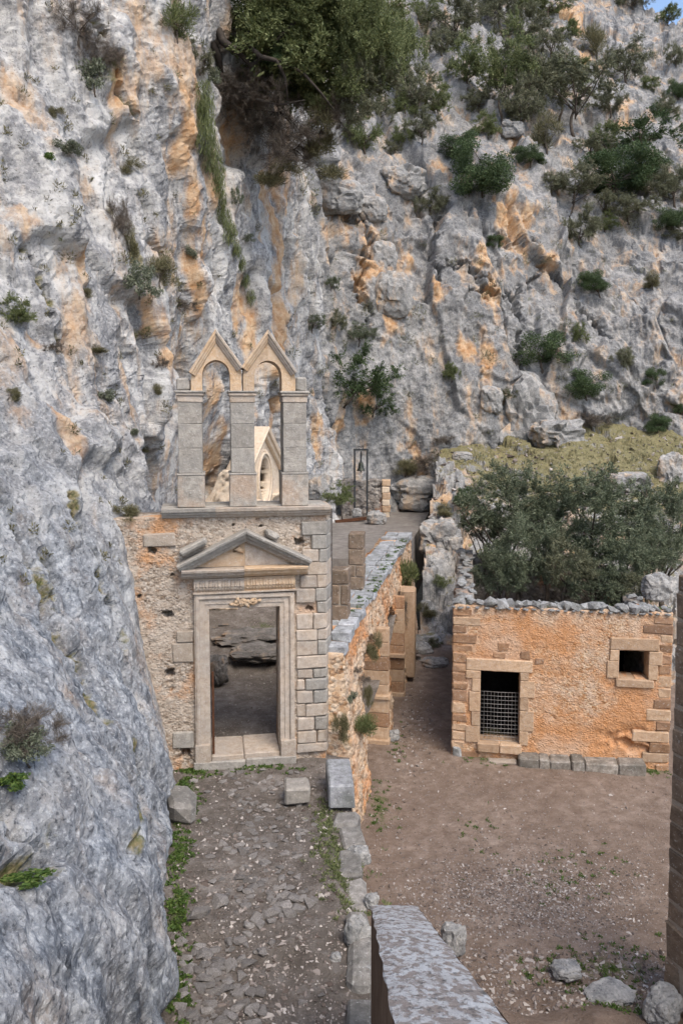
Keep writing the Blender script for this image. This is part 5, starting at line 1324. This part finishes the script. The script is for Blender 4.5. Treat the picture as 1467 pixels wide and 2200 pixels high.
# the big overhanging tree on the left rib
b = hit(452, 190)[0]; yb = 26.0
big = plant('overhanging_tree', 'huge dark overhanging tree at the top, its limbs leaning over the cliff', 'tree', at(470, 40, 26.5), at(690, 120, 26.0), (3.0, 2.6, 2.7), 'green', 'bark_dark', thick=.04, vi=0)
for (u, v, ru, rv, kd) in ((560, 60, 75, 80, 'dark'), (640, 60, 95, 85, 'green'), (760, 60, 85, 75, 'green'), (800, 160, 65, 80, 'olive'), (720, 210, 75, 60, 'green'), (640, 190, 70, 60, 'dark'), (820, 90, 55, 90, 'green'), (700, -20, 110, 60, 'green'), (560, -30, 90, 60, 'dark'), (770, 230, 45, 60, 'olive'), (600, 130, 60, 50, 'dark'), (690, 110, 150, 130, 'mass'), (600, 60, 120, 90, 'mass'), (790, 110, 85, 120, 'mass'), (700, 20, 170, 80, 'mass')):
    c = at(u, v, 25.8+random.uniform(-1.2, 1.2)); k_ = 26/FPX
    me, cl = random.choice(CR[kd]); link('crown', me, None, big, loc=c-big.location, rot=(0, 0, random.uniform(0, 6)), scale=(ru*k_, ru*k_, rv*k_))
mb = MB()
def L3(pp, r0, r1):
    P_ = [at(u, v, y)-big.location for u, v, y in pp]; n = len(P_); mb.tube(P_, [r0+(r1-r0)*i/(n-1) for i in range(n)], 7)
L3([(418, -30, 25.2), (432, 30, 25.2), (450, 80, 25), (470, 120, 25), (475, 160, 25.3)], .2, .08)
L3([(445, -20, 25.2), (462, 50, 25), (480, 90, 24.8), (505, 108, 24.6), (535, 98, 24.5), (560, 122, 24.4), (595, 130, 24.4), (612, 165, 24.4), (618, 215, 24.6)], .16, .03)
L3([(505, 105, 24.6), (540, 140, 24.7), (570, 118, 24.9), (620, 60, 25), (660, 20, 25)], .10, .05)
L3([(470, 20, 25.2), (540, 40, 25.3), (620, 90, 25.4), (700, 120, 25.4), (770, 170, 25.5)], .13, .03)
L3([(595, 130, 24.4), (650, 155, 24.5), (690, 200, 24.6), (720, 240, 24.8)], .06, .02)
L3([(480, 200, 25.4), (540, 210, 25), (600, 225, 24.8), (655, 215, 24.8)], .05, .02)
mb.obj('limb', M['bark_dark'], big, True)
k_ = 25/FPX
for (lab, u, v, ru, rv, kd) in (('tangle of dead brown twigs hanging under the overhanging tree', 600, 250, 90, 70, 'dry'), ('hanging dry grey-brown brush below the dead twigs', 628, 330, 75, 55, 'dry'), ('dark twiggy brush left under the overhanging tree', 530, 200, 60, 70, 'dry'),
                                ('dull green hanging brush at the lowest tip of the overhang', 690, 290, 50, 60, 'drygreen'), ('olive brush clinging right below the dry overhang', 605, 378, 45, 32, 'drygreen'), ('dry shrub at the right end of the overhang', 720, 250, 45, 55, 'dry')):
    T('hanging_brush', lab, 'brush', u, v-20, u, v, ru, rv, kd, 'bark_dark', y=25.6, group='dry brush hanging under the big tree')
# shrubs on the back cliff face
for (lab, ub, vb, uc, vc, ru, rv, kd) in (
    ('dark sparse shrub with twisted branches right of the belfry', 738, 870, 775, 810, 78, 72, 'sparse'), ('lower dark spray of the sparse shrub right of the belfry', 800, 890, 812, 870, 40, 40, 'sparse'),
    ('dense dark green bush in the cleft right of the smooth face', 1165, 800, 1158, 752, 68, 52, 'dark'), ('blackish bush on the rocks right of the outcrop', 1260, 860, 1255, 825, 46, 42, 'dark'),
    ('small dark round bush at the right edge of the grass', 1412, 930, 1410, 912, 30, 24, 'dark'), ('dark leafy bush high on the right rocks', 1290, 640, 1275, 608, 36, 28, 'dark'),
    ('grey shrub above the belfry tip, on the cliff', 672, 715, 672, 692, 34, 26, 'shade'), ('grey-green shrub right of the one above the belfry', 720, 710, 720, 690, 28, 24, 'olive'),
    ('shadowy shrub above the sparse dark shrub', 770, 740, 770, 715, 36, 22, 'shade'), ('low spreading bush on the pale block under the big tree', 690, 400, 690, 385, 55, 24, 'drygreen'),
    ('hanging green tuft right of the low spreading bush', 720, 420, 722, 425, 16, 36, 'tuft'), ('pale olive bush on the right rocks', 1340, 790, 1338, 772, 28, 28, 'olive'),
    ('dry greyish bush on the upper right rocks', 1402, 620, 1400, 605, 24, 20, 'drygreen'), ('dark bush low on the right rocks', 1405, 830, 1400, 812, 24, 24, 'dark'),
    ('small green bush in the middle of the face', 970, 815, 968, 800, 20, 22, 'green'), ('small bush under the cliff edge', 1060, 530, 1058, 520, 20, 18, 'dark'),
    ('green tuft on the round boulder by the outcrop', 1090, 862, 1088, 850, 26, 16, 'olive'), ('pale dry bush on the grass slope, left', 870, 1020, 870, 1005, 32, 20, 'drygreen'),
    ('dry brown bush beside the pale one on the grass slope', 915, 1020, 915, 1000, 36, 26, 'dry'), ('green shrub under the leaning slabs', 920, 460, 925, 440, 32, 34, 'olive'),
    ('small grey shrub left of the hanging slabs', 712, 625, 712, 610, 18, 20, 'shade'), ('dry bush at the foot of the smooth face', 960, 960, 958, 945, 22, 16, 'dry'),
    ('dark low bush above the olive trees', 1005, 1085, 1003, 1065, 30, 24, 'dark'), ('dry bush at the foot of the outcrop', 1270, 925, 1268, 905, 40, 22, 'dry'),
    ('green shrub above the dense dark bush', 1245, 735, 1245, 722, 26, 24, 'green'), ('small bush on the right border rocks', 1460, 890, 1458, 875, 18, 20, 'dark'),
    ('dry bush below the long orange ledge', 880, 1075, 878, 1060, 30, 18, 'drygreen'), ('dry bush on the bank beside the far bridge wall', 915, 1330, 912, 1315, 22, 18, 'drygreen'), ('green tuft on the bank left of the house corner', 945, 1260, 943, 1248, 20, 16, 'tuft'), ('low grey-green bush at the end of the passage', 930, 1395, 928, 1383, 22, 16, 'olive'), ('dry grass clump on the rocks above the house corner', 955, 1110, 953, 1098, 24, 16, 'drygreen')):
    T('cliff_shrub', lab, 'shrub', ub, vb, uc, vc, ru, rv, kd, group='shrubs on the back cliff')
# olive trees behind the house front
gO = 'olive trees behind the house'
for (lab, uc, vc, ru, rv, y, kd, vb) in (
    ('large dark olive behind the house, in the middle', 1270, 1120, 140, 110, 25.0, 'shade', 1330), ('dark olive at the left behind the house', 1085, 1085, 95, 85, 26.0, 'shade', 1300),
    ('front left olive just behind the house wall', 1120, 1195, 85, 85, 23.2, 'shade', 1330), ('lighter olive in front, right behind the capstones', 1215, 1215, 70, 75, 22.9, 'olive', 1330),
    ('front right olive behind the capstones', 1330, 1205, 95, 85, 23.4, 'shade', 1330), ('olive at the right edge behind the house', 1425, 1130, 95, 95, 25.5, 'shade', 1320), ('pale olive top in the far right of the grove', 1395, 1180, 60, 65, 24, 'shade', 1320),
    ('low olive at the far left of the grove', 1040, 1130, 60, 50, 26.5, 'shade', 1300), ('thick low olive hiding the ground right behind the left capstones', 1075, 1235, 60, 60, 22.8, 'shade', 1340), ('low olive foliage behind the middle capstones', 1275, 1250, 75, 50, 22.7, 'shade', 1340), ('dark olive mass between the left and middle trees', 1170, 1130, 80, 80, 25.2, 'shade', 1320), ('low olive bush beside the far right boulder', 1360, 1265, 50, 40, 22.5, 'olive', 1340)):
    T('olive_tree', lab, 'olive tree', uc, vb, uc, vc, ru, rv, kd, y=y, group=gO, thick=.06)
# plants on the bridge wall
gW = 'plants on the bridge wall'
for (lab, u, v, ru, rv, y, kd) in (('dark bush hanging from the outer face of the bridge wall', 868, 1255, 34, 56, 25.6, 'tuft'), ('grey trailing roots under the hanging bush', 856, 1310, 16, 60, 24.3, 'dry'), ('green bush low on the wall face beside the path', 778, 1565, 38, 40, 16.3, 'tuft'),
                                ('grey-leaved plant on the wall face above the low green bush', 752, 1500, 18, 18, 15.9, 'grey'), ('dry tuft on the wall face near the gate foot', 732, 1570, 18, 40, 15.3, 'drygreen'), ('trailing dry plant high on the wall face', 808, 1395, 20, 34, 18.4, 'drygreen'),
                                ('small dark tuft under the coping', 770, 1440, 10, 10, 16.6, 'dry'), ('brown tuft on the wall face left of the trailing plant', 782, 1460, 14, 10, 16.9, 'dry'), ('dry wisps at the near arch edge', 790, 1500, 10, 30, 17.2, 'drygreen')):
    T('wall_plant', lab, 'plant', u, v-10, u, v, ru, rv, kd, y=y, group=gW, trunk=False)
T('vine', 'fresh green vine over the right end of the gate cornice', 'plant', 735, 1100, 725, 1065, 34, 28, 'green', y=16.2, trunk=True)
T('dry_bush', 'dry twiggy bush inside the house doorway behind the mesh', 'bush', 1060, 1605, 1065, 1590, 34, 22, 'drygreen', y=19.9, trunk=False)
# shrubs on the left cliff
gL = 'shrubs on the left cliff'
for (lab, u, v, ru, rv, kd) in (
    ('green shrub on the left border halfway up the cliff', 38, 672, 40, 36, 'green'), ('bright broad-leaved plant high on the left cliff', 108, 335, 16, 18, 'fresh'), ('grey plant right of the bright broad-leaved one', 150, 325, 32, 26, 'grey'),
    ('round brown-green cushion shrub on the left rib', 282, 362, 26, 22, 'drygreen'), ('large grey-green shrub above the belfry on the left', 300, 605, 44, 50, 'grey'), ('leafy shrub beside the large grey-green one', 345, 590, 30, 40, 'drygreen'),
    ('sparse brown shrub at the top left', 170, 60, 60, 60, 'dry'), ('grey shrub below the sparse brown one at the top left', 205, 170, 44, 50, 'grey'), ('dry shrub in the cleft at the upper left', 215, 120, 40, 50, 'dry'),
    ('brown cushion on the wall top at the gate, left', 268, 1105, 34, 22, 'drygreen'), ('small tuft below the left border shrub', 30, 850, 16, 18, 'drygreen'), ('tuft pair in the middle of the left cliff', 205, 752, 26, 10, 'drygreen'),
    ('brown tuft left of the tuft pair', 118, 750, 22, 16, 'dry'), ('pale plant at the height of the capitals', 225, 855, 26, 20, 'grey'), ('trailing dry plant under the rib', 255, 470, 26, 60, 'dry'), ('dry trailing mat below the rib', 280, 530, 24, 44, 'drygreen'),
    ('grey plant near the trailing mat', 410, 545, 16, 18, 'grey'), ('tuft on the rock beside the left capital', 342, 838, 14, 14, 'drygreen'), ('small dark tuft in the upper recess', 508, 425, 14, 22, 'shade'), ('little plant on the recess wall', 535, 512, 16, 14, 'grey'),
    ('tuft under the left capital rock', 345, 780, 16, 20, 'dry'), ('grey plant low on the left cliff', 285, 930, 16, 14, 'grey'), ('thin tuft beside the bell gable', 310, 965, 16, 10, 'drygreen'), ('small green tuft on the upper left cliff', 120, 245, 18, 16, 'drygreen'),
    ('green tuft above the trailing vine', 380, 60, 50, 46, 'tuft'), ('leafy shrub at the head of the trailing vine', 430, 130, 34, 40, 'olive'), ('grey shrub right of the vine head', 455, 170, 34, 26, 'grey'), ('dead grey twig bush on the cliff right of the shrub', 385, 660, 36, 22, 'dry'),
    ('small tuft in a crack at the left', 130, 510, 8, 12, 'green'), ('tuft on the cliff near the left border', 185, 632, 12, 14, 'drygreen')):
    T('cliff_shrub', lab, 'shrub', u, v+rv*.5, u, v, ru, rv, kd, group=gL, trunk=rv > 30)
dn = at(65, 1560, 7.4); dn = hit(70, 1600)[0]
plant('dry_bush', 'big dry twiggy bush on the rock at the left edge', 'bush', dn, dn+Vector((-.05, -.1, .16)), (.50, .42, .36), 'dry', trunk=False)
plant('grey_leaved_plant', 'soft grey-leaved plant growing through the big dry bush', 'plant', dn+Vector((.05, -.2, 0)), dn+Vector((.03, -.25, .12)), (.30, .26, .26), 'grey', trunk=True)
fp = hit(25, 1680)[0]; plant('leafy_plant', 'fresh green leafy plant under the big dry bush', 'plant', fp, fp+Vector((0, -.05, .03)), (.20, .18, .12), 'fresh', trunk=False)
fp = hit(55, 1885)[0]; plant('moss_patch', 'green mossy clump in the crack at the lower left', 'plant', fp, fp, (.28, .16, .09), 'fresh', trunk=False)
# the long green trailing plant on the left cliff
vc_ = [(432, 215), (435, 250), (440, 290), (447, 330), (458, 370), (466, 400), (470, 430), (480, 470), (492, 500), (505, 535), (515, 565), (525, 600), (540, 640)]
cc = []; rr = []
for (u, v) in vc_:
    h_, d_, n_ = hit(u, v); cc.append(np.array(h_)+np.array(n_)*.06); rr.append((.34 if v < 380 else .24 if v < 520 else .17))
vm = leaves('trailing_plant', cc, rr, 7000, .20, .07, 'hang', 77, 1.6); 
link('trailing_plant', vm, M['leaf_fresh'] if False else M['leaf_green'], None, 'long green trailing plant streaming down the left cliff', 'plant')
# small tufts in cracks of both cliffs: uncountable
def scatter_hits(n, gen, seed):
    out = []
    for _ in range(n):
        u, v = gen(); h_, d_, n_ = hit(u, v)
        if d_ < 80: out.append((np.array(h_), d_))
    return out
r = np.random.default_rng(17); H = scatter_hits(150, lambda: (r.uniform(0, 600), r.uniform(0, 1250)), 1)
link('crack_tufts', leaves('crack_tufts', [h for h, d in H], [.05+r.gamma(2, .03) for h in H], 7500, .085, .22, 'spray', 5), M['dry_green'], kind='stuff')
H = scatter_hits(240, lambda: (r.uniform(620, 1467), r.uniform(120, 1000)), 2)
link('crack_tufts', leaves('crack_tufts', [h for h, d in H], [.08+r.gamma(2, .07) for h in H], 12000, .13, .25, 'spray', 6), M['leaf_olive'], kind='stuff')
# grass and weeds
def weeds(name, P_, n_each, rad, leaf, asp, mat, seed, mode='round', squash=.35):
    link(name, leaves(name, P_, np.full(len(P_), rad), n_each*len(P_), leaf, asp, mode, seed, squash), M[mat], kind='stuff')
def ground_spots(spots, n, zf, z):
    out = []
    for (u, v, ru, rv, s) in spots:
        for _ in range(int(n*s*math.sqrt(ru*rv)/40)):
            c = atz(r.normal(u, ru*.6), r.normal(v, rv*.6), z); out.append((c.x, c.y, float(zf(np.array([c.x]), np.array([c.y]))[0])+.01))
    return out
weeds('path_weeds', ground_spots(PM[:4]+PM[7:9], 120, path_z, 1.72), 16, .06, .05, .55, 'leaf_fresh', 3)
weeds('path_grass', ground_spots(PM[4:7], 150, path_z, 1.72), 16, .06, .06, .25, 'leaf_green', 4, 'spray')
weeds('courtyard_weeds', ground_spots(CM, 55, court_z, 0), 14, .06, .05, .4, 'leaf_fresh', 5, 'spray')
P_ = []
for _ in range(900):
    c, d, nn = hit(r.uniform(850, 1460), r.uniform(935, 1060), (bvT,))
    if d < 46 and nn.z > .6: P_.append(c[:])
weeds('slope_grass', P_, 14, .16, .12, .16, 'dry_green', 6, 'spray', .4)
P_ = []
for _ in range(60):
    x = r.uniform(0, HX1); y = r.uniform(.05, .4); c = house.matrix_basis @ Vector((x, y, HT+.05)); P_.append(c[:])
for _ in range(70):
    x = r.uniform(2, 12); c = Matrix.LocRotScale(wall.location, wall.rotation_euler, None) @ Vector((x, r.uniform(.25, .55), float(wtop(np.array([x]))[0])+.08)); P_.append(c[:])
weeds('wall_top_moss', P_, 20, .07, .045, .5, 'leaf_fresh', 7)
